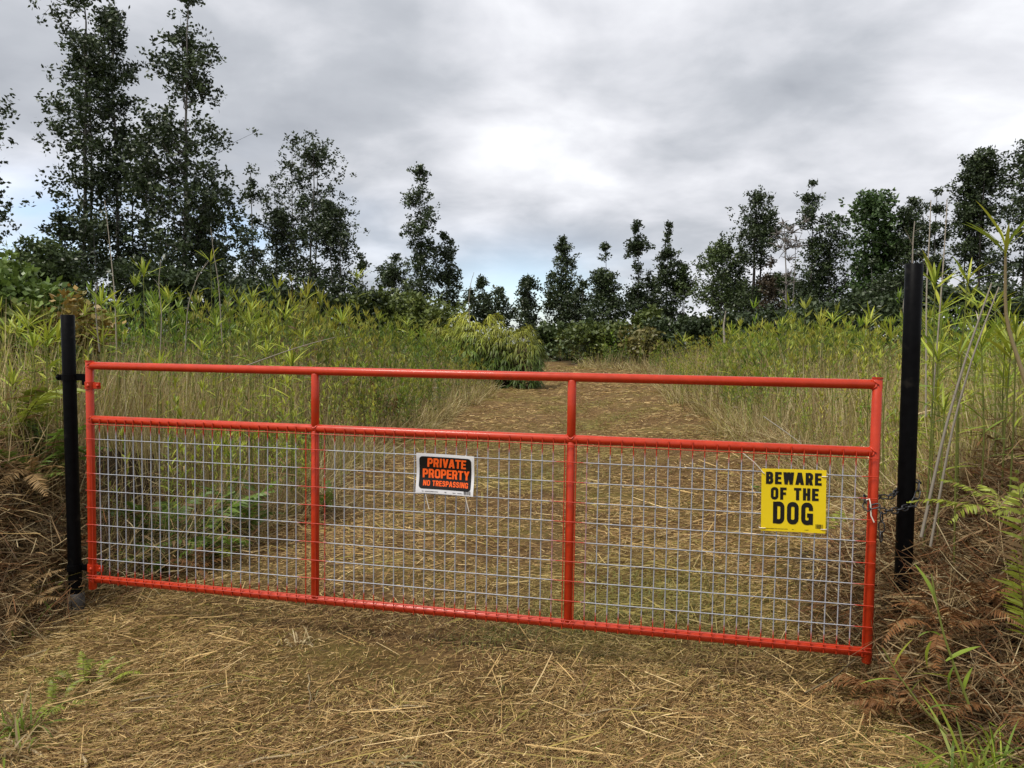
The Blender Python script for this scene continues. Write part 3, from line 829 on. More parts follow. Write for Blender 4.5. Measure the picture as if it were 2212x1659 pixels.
# ------------------------------------------------------------------ signs
def arcpts(x0, x1, y0, y1, c, n=4):
    return c
def glyph(ch, w, t):
    """strokes of a block capital in a cell of height 1: ('p', polyline) round strokes or ('q', 4 points)"""
    h = t / 2; x0, x1, y0, y1, ym = h, w - h, h * .85, 1 - h * .85, .5
    tv = t * .85
    c = min(.16, (x1 - x0) * .45)
    def arc(cx_, cy_, r, a0, a1, n=4):
        return [(cx_ + r * math.cos(a0 + (a1 - a0) * i / n), cy_ + r * math.sin(a0 + (a1 - a0) * i / n)) for i in range(n + 1)]
    H_ = math.pi / 2
    stem = lambda x: ('q', [(x - h, 0), (x + h, 0), (x + h, 1), (x - h, 1)])
    bar = lambda y, a, b: ('q', [(a, y - tv / 2), (b, y - tv / 2), (b, y + tv / 2), (a, y + tv / 2)])
    diag = lambda xa, ya, xb, yb, k=.54: ('q', [(xa - t * k, ya), (xa + t * k, ya), (xb + t * k, yb), (xb - t * k, yb)])
    bowl = lambda lo, hi, xx=x1: ('p', [(t * .8, hi)] + arc(xx - c, hi - c, c, H_, 0) + arc(xx - c, lo + c, c, 0, -H_) + [(t * .8, lo)])
    if ch == 'P': return [stem(h), bowl(.44, y1)]
    if ch == 'R': return [stem(h), bowl(.46, y1), diag(w - t * .56, 0, w - t * .95, .46, .52)]
    if ch == 'B': return [stem(h), bowl(.52, y1, x1 - .01), bowl(y0, .52)]
    if ch == 'D': return [stem(h), bowl(y0, y1)]
    if ch == 'I': return [stem(w / 2)]
    if ch == 'V': return [diag(w / 2, 0, t * .5, 1), diag(w / 2, 0, w - t * .5, 1)]
    if ch == 'A': return [diag(t * .45, 0, w / 2 - t * .1, 1), diag(w - t * .45, 0, w / 2 + t * .1, 1), bar(.27, t * .7, w - t * .7)]
    if ch == 'T': return [stem(w / 2), bar(y1, 0, w)]
    if ch == 'E': return [stem(h), bar(y1, t * .9, w), bar(.5, t * .9, w * .92), bar(y0, t * .9, w)]
    if ch == 'F': return [stem(h), bar(y1, t * .9, w), bar(.5, t * .9, w * .92)]
    if ch == 'H': return [stem(h), stem(w - h), bar(.5, t * .9, w - t * .9)]
    if ch == 'N': return [stem(h), stem(w - h), diag(w - t * .6, 0, t * .6, 1)]
    if ch == 'Y': return [('q', [(w / 2 - h, 0), (w / 2 + h, 0), (w / 2 + h, .5), (w / 2 - h, .5)]), diag(w / 2, .42, t * .5, 1), diag(w / 2, .42, w - t * .5, 1)]
    if ch == 'W': return [diag(w * .27, 0, t * .5, 1), diag(w * .27, 0, w / 2, 1, .45), diag(w * .73, 0, w / 2, 1, .45), diag(w * .73, 0, w - t * .5, 1)]
    if ch == 'O':
        a = arc(x1 - c, y1 - c, c, H_, 0) + arc(x1 - c, y0 + c, c, 0, -H_) + arc(x0 + c, y0 + c, c, -H_, -2 * H_) + arc(x0 + c, y1 - c, c, -2 * H_, -3 * H_)
        return [('p', a + [a[0], a[1]])]
    if ch == 'G':
        a = [(x1, .64)] + arc(x1 - c, y1 - c, c, 0, H_) + arc(x0 + c, y1 - c, c, H_, 2 * H_) + arc(x0 + c, y0 + c, c, 2 * H_, 3 * H_) + arc(x1 - c, y0 + c, c, -H_, 0) + [(x1, .5)]
        return [('p', a), bar(.5 - tv * .4, w * .5, w), stem_part(w - h, t, 0, .45)]
    if ch == 'S':
        a = [(x1, .70)] + arc(x1 - c, y1 - c, c, 0, H_) + arc(x0 + c, y1 - c, c, H_, 2 * H_) + arc(x0 + c, .52 + c * .9, c * .9, 2 * H_, 3 * H_) + arc(x1 - c, .52 - c * .9, c * .9, H_, 0) + arc(x1 - c, y0 + c, c, 0, -H_) + arc(x0 + c, y0 + c, c, -H_, -2 * H_) + [(x0, .30)]
        return [('p', a)]
    return []
def stem_part(x, t, a, b):
    return ('q', [(x - t / 2, a), (x + t / 2, a), (x + t / 2, b), (x - t / 2, b)])

def stroke_poly(pts, t):
    """quads along a polyline with mitred joints"""
    P = [np.array(p) for i, p in enumerate(pts) if i == 0 or np.hypot(*(np.array(p) - np.array(pts[i - 1]))) > 1e-4]
    n = len(P); out = []
    dirs = [nrm(P[i + 1] - P[i]) for i in range(n - 1)]
    for i in range(n):
        d0 = dirs[max(0, i - 1)]; d1 = dirs[min(n - 2, i)]
        n0 = np.array([-d0[1], d0[0]]); n1 = np.array([-d1[1], d1[0]])
        m = nrm(n0 + n1); m = m / max(.5, m @ n1)
        out.append((P[i] - m * t / 2, P[i] + m * t / 2))
    V = [q for pr in out for q in pr]
    F = [[2 * i, 2 * i + 2, 2 * i + 3, 2 * i + 1] for i in range(n - 1)]
    return V, F

WID = {'I': .45, 'W': 1.35, 'A': 1.05, 'V': 1.0, 'T': .95, 'Y': 1.0, 'E': .86, 'F': .84, 'N': 1.05, 'O': 1.02, 'G': 1.02, 'D': 1.0}
def text_line(name, text, xc, zb, height, width, mat, parent, y, bend, t=.2, cw=.6, gap=.12, space=.5, slant=0.0):
    """lettering laid on a sign face: xc centre, zb base line, fitted to width"""
    cells, x = [], 0.0
    for ch in text:
        if ch == ' ':
            x += cw * space; continue
        w = cw * WID.get(ch, .95)
        cells.append((ch, x, w)); x += w + gap
    tot = x - gap
    sx = width / tot
    g = Geo(); lay = 0; words = [g]; last = None
    for ch, cx_, w in cells:
        if last is not None and cx_ - last > gap + 1e-6:
            g = Geo(); words.append(g)
        last = cx_ + w
        for kind, pts in glyph(ch, w, t):
            if kind == 'q': V, F = pts, [[0, 1, 2, 3]]
            else: V, F = stroke_poly(pts, t * .95)
            V = np.array(V)
            lay = (lay + 1) % 6
            X = xc + ((V[:, 0] + cx_ - tot / 2) * sx) + slant * V[:, 1] * height
            Z = zb + V[:, 1] * height
            Yv = bend(X, Z) + y - lay * .00012
            g.add(np.stack([X, Yv, Z], 1), F)
    return [q.build(name, mat, parent) for q in words]

def sheet(name, w, h, mat, parent, y, bend, round_r=0.0, cx_=0.0, cz_=0.0, n=14, thick=0.0):
    g = Geo()
    s = np.linspace(-1, 1, n)
    rows = []
    zs = s * h / 2
    if round_r:
        k_ = np.linspace(0, math.pi / 2, 5)
        e = h / 2 - round_r + round_r * np.sin(k_)
        zs = np.concatenate([-e[::-1], np.linspace(-(h / 2 - round_r), h / 2 - round_r, n)[1:-1], e])
    V = []
    for z in zs:
        hw = w / 2
        if round_r:
            q = max(0, abs(z) - (h / 2 - round_r))
            hw = w / 2 - round_r + math.sqrt(max(0, round_r ** 2 - q * q))
        X = cx_ + s * hw; Z = np.full(n, cz_ + z)
        V.append(np.stack([X, bend(X, Z) + y, Z], 1))
    m_ = len(zs)
    V = np.concatenate(V)
    F = [[i * n + j, i * n + j + 1, (i + 1) * n + j + 1, (i + 1) * n + j] for i in range(m_ - 1) for j in range(n - 1)]
    g.add(V, F)
    if thick:
        V2 = V.copy(); V2[:, 1] += thick
        F2 = [f[::-1] for f in F]
        g.add(V2, F2)
        N0 = len(V)
        rim = [j for j in range(n)] + [i * n + n - 1 for i in range(1, m_)] + [(m_ - 1) * n + j for j in range(n - 2, -1, -1)] + [i * n for i in range(m_ - 2, 0, -1)]
        g.f.append(np.array([[rim[i], rim[(i + 1) % len(rim)], rim[(i + 1) % len(rim)] + N0, rim[i] + N0][::-1] for i in range(len(rim))]))
    return g.build(name, mat, parent)

def barcode(parent, x0, x1, z0, z1, y, bend, mat, seed):
    r = random.Random(seed); g = Geo(); x = x0
    while x < x1:
        w = r.choice([.0008, .0012, .002])
        X = np.array([x, x + w, x + w, x]); Z = np.array([z0, z0, z1, z1])
        g.add(np.stack([X, bend(X, Z) + y, Z], 1), [[0, 1, 2, 3]])
        x += w + r.choice([.0008, .0012, .0018])
    g.build('barcode', mat, parent)

def small_print(parent, runs, z, hgt, y, bend, mat, seed):
    """rows of tiny print too small to read"""
    r = random.Random(seed); g = Geo()
    for a, b in runs:
        x = a
        while x < b:
            w = r.uniform(.0012, .0030)
            X = np.array([x, x + w, x + w, x]); hh = hgt * r.uniform(.7, 1)
            Z = np.array([z, z, z + hh, z + hh])
            g.add(np.stack([X, bend(X, Z) + y, Z], 1), [[0, 1, 2, 3]])
            x += w + r.uniform(.0006, .0014)
    g.build('small_print', mat, parent)

def tie(parent, pts, r=.0016):
    P = np.array(pts, float)
    g = Geo()
    t = np.linspace(0, 1, len(P)); tt = np.linspace(0, 1, 9)
    Q = np.stack([np.interp(tt, t, P[:, i]) for i in range(3)], 1)
    tubes(g, Q, np.full((1, 9), r), (1, 1, 1), 5)
    return g.build('cable_tie', M['tie'], parent, smooth=True)

def sign_root(name, corners, off, label):
    """Empty on the gate's front whose x/z axes follow the sign's edges"""
    uv = [gate_uv(*c, off) for c in corners]          # tl, tr, br, bl
    c = np.mean(uv, 0)
    ex = (np.array(uv[1]) - uv[0] + np.array(uv[2]) - uv[3]) / 2
    ez = (np.array(uv[0]) - uv[3] + np.array(uv[1]) - uv[2]) / 2
    w, h = np.hypot(*ex), np.hypot(*ez)
    ang = math.atan2(ex[1], ex[0])
    root = empty(name)
    root.matrix_world = GMAT @ Matrix.Translation((c[0], off, c[1])) @ Matrix.Rotation(-ang, 4, 'Y')
    tag(root, label, 'sign')
    return root, w, h

SY = WY - .0050 - .0050
s2, w2, h2 = sign_root('warning_sign', [(1649.5, 1011), (1786.5, 1016.5), (1781.5, 1151.5), (1639, 1146)], SY,
                       'yellow warning sign reading BEWARE OF THE DOG tied to the gate')
b2 = lambda X, Z: -.004 * (np.asarray(X) / .15) ** 2 + 0 * np.asarray(Z)
pn = sheet('panel', w2, h2, M['yellow'], s2, 0, b2, thick=.0012)
text_line('lettering', 'BEWARE', 0.0, h2 * .255, h2 * .195, w2 * .86, M['ink'], pn, -.001, b2, t=.245, cw=.60, gap=.13)
text_line('lettering', 'OF THE', 0.005, h2 * .01, h2 * .195, w2 * .74, M['ink'], pn, -.001, b2, t=.245, cw=.60, gap=.13, space=.75)
text_line('lettering', 'DOG', -.001, h2 * -.375, h2 * .35, w2 * .62, M['ink'], pn, -.001, b2, t=.225, cw=.60, gap=.12)
barcode(pn, w2 * .345, w2 * .46, h2 * -.43, h2 * -.36, -.001, b2, M['ink'], 1)
small_print(pn, [(w2 * -.45, w2 * -.08), (w2 * -.01, w2 * .02), (w2 * .18, w2 * .23)], h2 * -.465, .0035, -.001, b2, M['ink'], 2)
tie(s2, [(-w2 * .455, -.006, h2 * .42), (-w2 * .48, -.006, h2 * .435), (-w2 * .52, -.006, h2 * .49), (-w2 * .62, -.012, h2 * .60), (-w2 * .80, -.02, h2 * .74)], .0022)
for sx_, sz_ in ((.47, .40), (-.47, -.455), (.465, -.435)):
    tie(s2, [(sx_ * w2 - math.copysign(.012, sx_), -.004, sz_ * h2), (sx_ * w2, -.007, sz_ * h2), (sx_ * w2 + math.copysign(.014, sx_), -.004, sz_ * h2), (sx_ * w2 + math.copysign(.016, sx_), .012, sz_ * h2)], .002)

s1, w1, h1 = sign_root('warning_sign', [(903, 978), (1027, 985), (1022.5, 1072.5), (898, 1062)], SY - .009,
                       'black and white sign with orange PRIVATE PROPERTY NO TRESPASSING on the gate')
b1 = lambda X, Z: .007 * np.sin((np.asarray(Z) / .21 + .25) * 6.28) * .8 - .010 * (np.asarray(X) / .16) ** 2
pn = sheet('panel', w1, h1, M['white'], s1, 0, b1, thick=.0010, n=22)
bp_ = sheet('print_field', w1 * .90, h1 * .815, M['ink'], pn, -.0012, b1, round_r=.018, cz_=h1 * .018, n=22)
text_line('lettering', 'PRIVATE', .006, h1 * .16, h1 * .225, w1 * .67, M['orange'], pn, -.0024, b1, t=.225, cw=.66, gap=.06, slant=.06)
text_line('lettering', 'PROPERTY', .004, h1 * -.115, h1 * .225, w1 * .81, M['orange'], pn, -.0024, b1, t=.225, cw=.66, gap=.06)
text_line('lettering', 'NO TRESPASSING', .004, h1 * -.31, h1 * .135, w1 * .78, M['orange'], pn, -.0024, b1, t=.22, cw=.66, gap=.09, space=.6)
barcode(pn, w1 * .335, w1 * .45, h1 * -.465, h1 * -.375, -.0028, b1, M['ink'], 5)
small_print(pn, [(w1 * -.39, w1 * -.36), (w1 * -.34, w1 * -.20), (w1 * -.19, w1 * -.12), (w1 * 0, w1 * .03), (w1 * .14, w1 * .19), (w1 * .22, w1 * .31)], h1 * -.458, .004, -.0016, b1, M['ink'], 6)
for sx_ in (-.355, .34):
    tie(s1, [(sx_ * w1, -.007, h1 * .455), (sx_ * w1, -.009, h1 * .48), (sx_ * w1, -.004, h1 * .505), (sx_ * w1, .014, h1 * .505)], .0014)
    tie(s1, [(sx_ * w1, .004, h1 * -.44), (sx_ * w1 + .006, -.004, h1 * -.52), (sx_ * w1 + .017, -.007, h1 * -.70), (sx_ * w1 + .030, -.009, h1 * -.90)], .0022)

# ------------------------------------------------------------------ chain
def link_mesh(name, ln, wd, rad):
    g = Geo(); n = 20
    P = []
    hl = ln / 2 - wd / 2
    for i in range(n):
        a = 2 * math.pi * i / n
        x = math.cos(a) * wd / 2; z = math.sin(a) * wd / 2
        P.append((x, 0, z + (hl if math.sin(a) >= 0 else -hl)))
    P = np.array(P); T = nrm(np.roll(P, -1, 0) - np.roll(P, 1, 0))
    Bn = np.array([0, 1.0, 0]); A = np.cross(T, Bn)
    th = np.arange(6) * 2 * np.pi / 6
    V = P[:, None] + rad * (A[:, None] * np.cos(th)[:, None] + Bn * np.sin(th)[:, None])
    F = [[i * 6 + j, i * 6 + (j + 1) % 6, ((i + 1) % n) * 6 + (j + 1) % 6, ((i + 1) % n) * 6 + j] for i in range(n) for j in range(6)]
    g.add(V.reshape(-1, 3), F)
    return g.mesh(name, M['steel'], True)
LK = link_mesh('link', .046, .026, .0034)
ch_root = empty('chain', at(1880, 1085, 3.66))
tag(ch_root, 'dark steel chain looped round the gate end and the right black post', 'chain')
def lay_links(path, flip=0):
    P = np.array([tuple(p) for p in path])
    seg = np.linalg.norm(np.diff(P, axis=0), axis=1); s = np.r_[0, np.cumsum(seg)]
    n = max(1, int(s[-1] / .0385))
    for i in range(n):
        a = (i + .5) * s[-1] / n
        p = np.array([np.interp(a, s, P[:, k_]) for k_ in range(3)])
        q = np.array([np.interp(min(a + .012, s[-1]), s, P[:, k_]) - np.interp(max(a - .012, 0), s, P[:, k_]) for k_ in range(3)])
        d = Vector(q).normalized()
        rot = Vector((0, 0, 1)).rotation_difference(d)
        roll = Matrix.Rotation(R(45) + (i + flip) % 2 * R(90), 4, 'Z')
        o = link('link', LK, ch_root)
        o.matrix_basis = Matrix.Translation(Vector(p) - at(1880, 1085, 3.66)) @ rot.to_matrix().to_4x4() @ roll
sb = GMAT @ Vector((GL, 0, .62))
pz = lambda z: rb + (ra - rb) * ((z - rb.z) / (ra.z - rb.z))
def ringpt(c, r, ang, z): return Vector((c.x + r * math.sin(ang), c.y - r * math.cos(ang), z))   # ang 0 faces the camera
z0 = at(1870, 1075, 3.66).z
def stile_c(z):
    p = GMAT @ Vector((GL, 0, z - G_O.z + .06)); return p
rs_, rp_ = PR + .012, .0395 + .013
path = []
for a in np.linspace(R(20), R(-70), 4): path.append(ringpt(stile_c(z0), rs_, a, z0 - .02 + .01 * a))
for a in np.linspace(R(-110), R(-175), 3): path.append(ringpt(stile_c(z0), rs_, a, z0 + .004))
pc = pz(z0)
path.append(Vector(((stile_c(z0).x + pc.x) / 2, stile_c(z0).y + .055, z0 + .006)))
for a in np.linspace(R(195), R(90), 5): path.append(ringpt(pc, rp_, a, z0 + .012 + .05 * (R(195) - a) / R(105)))
for a in np.linspace(R(70), R(8), 5): path.append(ringpt(pc, rp_, a, z0 + .062 - .105 * (R(70) - a) / R(62)))
path.append(Vector(((stile_c(z0).x + pc.x) / 2, (stile_c(z0).y + pc.y) / 2 - .055, z0 - .052)))
path.append(ringpt(stile_c(z0), rs_, R(35), z0 - .045))
lay_links(path)
tl = ringpt(stile_c(z0), rs_ + .004, R(48), z0 - .05)
lay_links([tl, tl + Vector((.002, 0, -.07)), tl + Vector((.001, 0, -.14))], 1)
hk = Geo()
h0 = GMAT @ Vector((GL - .035, WY - .006, .62 + .1)); 
pts = np.array([h0, h0 + Vector((.012, -.004, .006)), h0 + Vector((.018, -.006, -.02)), h0 + Vector((.02, -.008, -.07)), h0 + Vector((.032, -.014, -.10))]) - np.array(at(1880, 1085, 3.66))
tubes(hk, pts, np.full((1, 5), .003), (1, 1, 1), 6)
hk.build('hook', M['tie'], ch_root, smooth=True)

# ------------------------------------------------------------------ straw litter on the mown track
STRAW = np.array([(.52, .38, .18), (.38, .26, .115), (.24, .15, .07), (.68, .54, .30), (.13, .08, .04), (.33, .27, .09), (.24, .22, .06)])  # straw tones; the palest and darkest also paint in highlights and shaded gaps
def straw_layer(n, y0, y1, pw, lmin, lmax, wid, seed, name, label, lift=.012, tiltz=.12, xlim=None, cols=STRAW, probs=(.19, .24, .22, .07, .16, .07, .05)):
    r = np.random.default_rng(seed)
    u = r.random(n)
    y = (y0 ** (1 - pw) + u * (y1 ** (1 - pw) - y0 ** (1 - pw))) ** (1 / (1 - pw))
    x = r.uniform(-1, 1, n) * (.70 * y + .35)
    keep = (x > ledge(y) - .5) & (x < redge(y) + .5) | (y < 4.6)
    x, y = x[keep], y[keep]; n = len(x)
    # thinner where the mower left bare patches
    dn = vnoise(x * 2.3, y * 2.3, 21) + .6 * vnoise(x * 6, y * 6, 22)
    keep = r.random(n) < np.clip(.72 + .45 * dn, .12, 1)
    x, y, dn = x[keep], y[keep], dn[keep]; n = len(x)
    flow = 1.3 * vnoise(x * .9, y * .9, 23) + .2
    a = np.where(r.random(n) < .38, flow + r.normal(0, .45, n), r.uniform(0, 6.28, n))
    D = np.stack([np.cos(a), np.sin(a), r.normal(0, tiltz, n)], 1)
    L = lmin + (lmax - lmin) * r.beta(1.2, 3.5, n)
    z = gh(x, y) + r.exponential(lift, n) + .003
    P = np.stack([x, y, z], 1) - D * L[:, None] * .5
    P[:, 2] = np.maximum(P[:, 2], gh(P[:, 0], P[:, 1]) + .001)
    ci = r.choice(len(cols), n, p=probs)
    cols = cols * np.array([1.0, .945, .84])
    patch = vnoise(x * 1.1, y * 1.1, 25)
    C = cols[ci] * r.uniform(.7, 1.25, (n, 1))
    grn = np.clip(patch * .8, 0, .65)[:, None] * sst(3.2, 4.6, y)[:, None]
    C = C * (1 - grn) + np.array([.25, .235, .055]) * grn * r.uniform(.7, 1.2, (n, 1))
    W = wid * r.uniform(.6, 1.5, n) * (1 + .16 * np.maximum(y - 4, 0))
    g = Geo()
    tp = ((0, 1), (1, .7)) if lmax < .3 else ((0, .5, 1), (.8, 1, .6))
    leaf_strips(g, P, D, L * (1 + .10 * np.maximum(y - 4, 0)), W, r.normal(0, .05, n), C, t=tp[0], prof=tp[1], roll=r.uniform(-1.2, 1.2, n))
    return tag(g.build(name, M['dry']), label, 'straw', kind='stuff')
straw_layer(330000, 2.45, 8, 1.7, .012, .11, .0023, 31, 'straw_litter', 'short mown straw and hay covering the near track', lift=.013)
straw_layer(190000, 7.5, 46, 1.3, .02, .12, .0026, 35, 'straw_litter', 'mown straw covering the track far behind the gate')
straw_layer(7000, 2.45, 9, 1.1, .15, .55, .0042, 32, 'straw_litter', 'long loose straw stems lying over the mown track', lift=.02, tiltz=.06)

# low green blades coming through the straw
def short_grass(n, seed):
    r = np.random.default_rng(seed)
    y = (2.5 ** -.4 + r.random(n) * (22 ** -.4 - 2.5 ** -.4)) ** (-2.5)
    x = r.uniform(-1, 1, n) * (.68 * y + .3)
    m = vnoise(x * 1.1, y * 1.1, 25) + .5 * vnoise(x * 3.7, y * 3.7, 28)
    keep = (x > ledge(y) - .3) & (x < redge(y) + .3) & (r.random(n) < np.clip(m * .8 - .1, .03, 1)) & (x > -2.5) & ((x < 1.8) | (y > 5))
    x, y = x[keep], y[keep]; n = len(x)
    P = np.stack([x, y, gh(x, y)], 1)
    D = r.normal(0, .55, (n, 3)); D[:, 2] = r.uniform(.5, 1.2, n)
    C = np.array([.13, .15, .035]) * r.uniform(.6, 1.4, (n, 1)) + np.array([.09, .05, .01]) * r.random((n, 1))
    g = Geo()
    leaf_strips(g, P, D, r.uniform(.03, .09, n) * (1 + .04 * y), .0035 * (1 + .12 * np.maximum(y - 3, 0)), .5, C, t=(0, .5, 1), prof=(.8, 1, .1))
    return tag(g.build('short_grass', M['leaf']), 'short olive green grass showing through the straw', 'grass', kind='stuff')
short_grass(210000, 41)

# ------------------------------------------------------------------ dead brush on both banks
def brush(cx, cy, sx, sy, n, seed, name, label, rust=.3, keepf=None, zup=.07):
    r = np.random.default_rng(seed)
    x = cx + r.uniform(-1, 1, n) * sx; y = cy + r.uniform(-1, 1, n) * sy
    if keepf is not None:
        k_ = keepf(x, y, r); x, y = x[k_], y[k_]; n = len(x)
    a = r.uniform(0, 6.28, n)
    D = np.stack([np.cos(a), np.sin(a), r.normal(0, .45, n)], 1)
    L = .08 + .45 * r.beta(1.2, 3, n)
    P = np.stack([x, y, gh(x, y) + r.exponential(zup, n)], 1) - D * L[:, None] * .4
    P[:, 2] = np.maximum(P[:, 2], gh(P[:, 0], P[:, 1]) - .02)
    pal = np.array([(.42, .31, .155), (.28, .18, .085), (.16, .10, .048), (.52, .42, .24), (.20, .09, .036), (.085, .055, .03)])
    p = np.array([.24, .24, .18, .08, rust, .14]); p /= p.sum()
    C = pal[r.choice(6, n, p=p)] * r.uniform(.7, 1.2, (n, 1))
    g = Geo()
    leaf_strips(g, P, D, L, r.uniform(.0025, .0065, n), r.normal(.1, .35, n), C, t=(0, .5, 1), prof=(.9, 1, .3), roll=r.uniform(-1.5, 1.5, n))
    return tag(g.build(name, M['dry']), label, 'dead brush', kind='stuff')
brush(-3.35, 4.35, .95, 1.2, 24000, 51, 'dead_brush', 'brown dead brush heaped on the bank left of the gate', .18,
      lambda x, y, r: (x < -2.62 + r.normal(0, .08, len(x))) & (y > 3.1 + .5 * (x + 2.6) ** 2))
brush(2.45, 3.55, .95, 1.0, 26000, 52, 'dead_brush', 'rusty dead fern and straw heaped round the right black post', .28,
      lambda x, y, r: (x > 1.72 + r.normal(0, .07, len(x)) + .15 * sst(3.2, 2.7, y)))
brush(-2.0, 6.3, .9, 1.6, 9000, 53, 'dead_brush', 'dry tangled grass along the foot of the left thicket behind the gate', .1,
      lambda x, y, r: (x < ledge(y) + .35 + r.normal(0, .12, len(x))), .10)
brush(3.0, 7.0, .9, 3.0, 9000, 54, 'dead_brush', 'dry tangled grass along the foot of the right thicket behind the gate', .1,
      lambda x, y, r: (x > redge(y) - .35 + r.normal(0, .12, len(x))), .10)

# ------------------------------------------------------------------ reed-like stalks (bamboo orchid habit)
YGRN = [np.array([.315, .375, .038]), np.array([.225, .305, .034]), np.array([.40, .425, .05]), np.array([.15, .225, .03])]
DRYC = np.array([.38, .28, .13])
def stalk_geo(seed, H, nleaf, leafL=.24, leafW=.022, lod=0):
    r = np.random.default_rng(seed)
    sg, lg = Geo(), Geo()
    K = 6
    t = np.linspace(0, 1, K)
    bend = r.normal(0, .07, 2) * H
    P = np.c_[bend[0] * t ** 2, bend[1] * t ** 2, t * H]
    stc = DRYC * .8 if r.random() < .5 else np.array([.17, .18, .06])
    tubes(sg, P, ((.0058 if lod == 0 else .008) * (1 - .6 * t))[None], stc, 3)
    h = np.sort(r.uniform(.25, 1.0, nleaf) ** .8)
    az0 = r.uniform(0, 6.28)
    az = az0 + np.pi * np.arange(nleaf) + r.normal(0, .45, nleaf)
    el = R(30) + R(35) * h + r.normal(0, .14, nleaf)
    base = np.stack([np.interp(h, t, P[:, i]) for i in range(3)], 1)
    D = np.stack([np.cos(az) * np.cos(el), np.sin(az) * np.cos(el), np.sin(el)], 1)
    LL = leafL * (1.05 - .45 * h) * r.uniform(.75, 1.25, nleaf)
    ci = r.integers(0, 4, nleaf)
    C = np.array(YGRN)[ci] * r.uniform(.8, 1.2, (nleaf, 1))
    dry = (r.random(nleaf) < (.75 - h) * .9)
    C[dry] = DRYC * r.uniform(.6, 1.1, (dry.sum(), 1))
    dr = np.clip(r.normal(.35, .2, nleaf) + dry * .5, 0, 1.2)
    tt, pp = ((0, .4, .75, 1), (.45, 1, .65, .05)) if lod == 0 else ((0, .5, 1), (.5, 1, .1))
    if lod:
        rhombs(lg, base, D - np.array([0, 0, 1]) * dr[:, None] * .5, LL, leafW * r.uniform(.8, 1.25, nleaf), C, r)
    else:
        leaf_strips(lg, base, D, LL, leafW * r.uniform(.8, 1.25, nleaf), dr, C, t=tt, prof=pp, roll=r.normal(0, .35, nleaf))
    # whorl at the tip
    n = 7
    az = r.uniform(0, 6.28, n); el = r.uniform(R(45), R(82), n)
    D = np.stack([np.cos(az) * np.cos(el), np.sin(az) * np.cos(el), np.sin(el)], 1)
    C = (YGRN[0] * .5 + YGRN[2] * .5) * r.uniform(.85, 1.15, (n, 1))
    if lod:
        rhombs(lg, np.repeat(P[-1:], n, 0), D, leafL * r.uniform(.5, .95, n), leafW * .9, C, r)
    else:
        leaf_strips(lg, np.repeat(P[-1:], n, 0) - D * .01, D, leafL * r.uniform(.5, .95, n), leafW * .9, .25, C, t=tt, prof=pp)
    return sg, lg

def merged(a, b):
    g = Geo()
    for q in (a, b):
        n0 = g.n
        for V, C in zip(q.v, q.c):
            g.v.append(V); g.c.append(C); g.n += len(V)
        for F in q.f: g.f.append(F + n0)
    return g.arrays()

NV = 8
HEI = [1.95, 1.75, 2.1, 1.55, 1.85, 1.65, 2.2, 1.45]
near_var = [stalk_geo(600 + i, HEI[i], 17 + i % 4 * 2) for i in range(NV)]
near_mesh = [(a.mesh('stem', M['dry'], True), b.mesh('leaves', M['leaf'])) for a, b in near_var]
near_flat = [merged(a, b) for a, b in near_var]
far_flat = [merged(*stalk_geo(640 + i, HEI[i], 14, .27, .034, 1)) for i in range(NV)]

def field_points(n, y0, y1, side, seed, pw=1.0, deep=.35):
    """points in the thicket on one side of the track, thickest along its edge"""
    r = np.random.default_rng(seed)
    u = r.random(n)
    y = y0 * (y1 / y0) ** u if pw == 1 else (y0 ** (1 - pw) + u * (y1 ** (1 - pw) - y0 ** (1 - pw))) ** (1 / (1 - pw))
    wmax = .70 * y + 1.2
    if side < 0:
        e = ledge(y); d = r.random(n) ** 1.6 * np.maximum(.5, (wmax + e)); x = e - d
    else:
        e = redge(y); d = r.random(n) ** 1.6 * np.maximum(.5, (wmax - e)); x = e + d
    front = np.where(side < 0, np.where(x < -2.9, 4.9 + .15 * (-2.9 - x), 4.0), np.where(x > 2.2, 4.2, 4.0))
    k_ = (y > front) & ~((side < 0) & (y < 6.3) & (x > -3.1) & (r.random(len(x)) < .85)) & ~((side < 0) & (y < 6.2) & (x < -2.7) & (r.random(len(x)) < .55))
    x, y, d = x[k_], y[k_], d[k_]
    # the clump of fern and the shrubs keep their room
    k_ = ((x - .0) / 1.3) ** 2 + ((y - 29) / 1.4) ** 2 > 1
    x, y, d = x[k_], y[k_], d[k_]
    return x, y, d, r

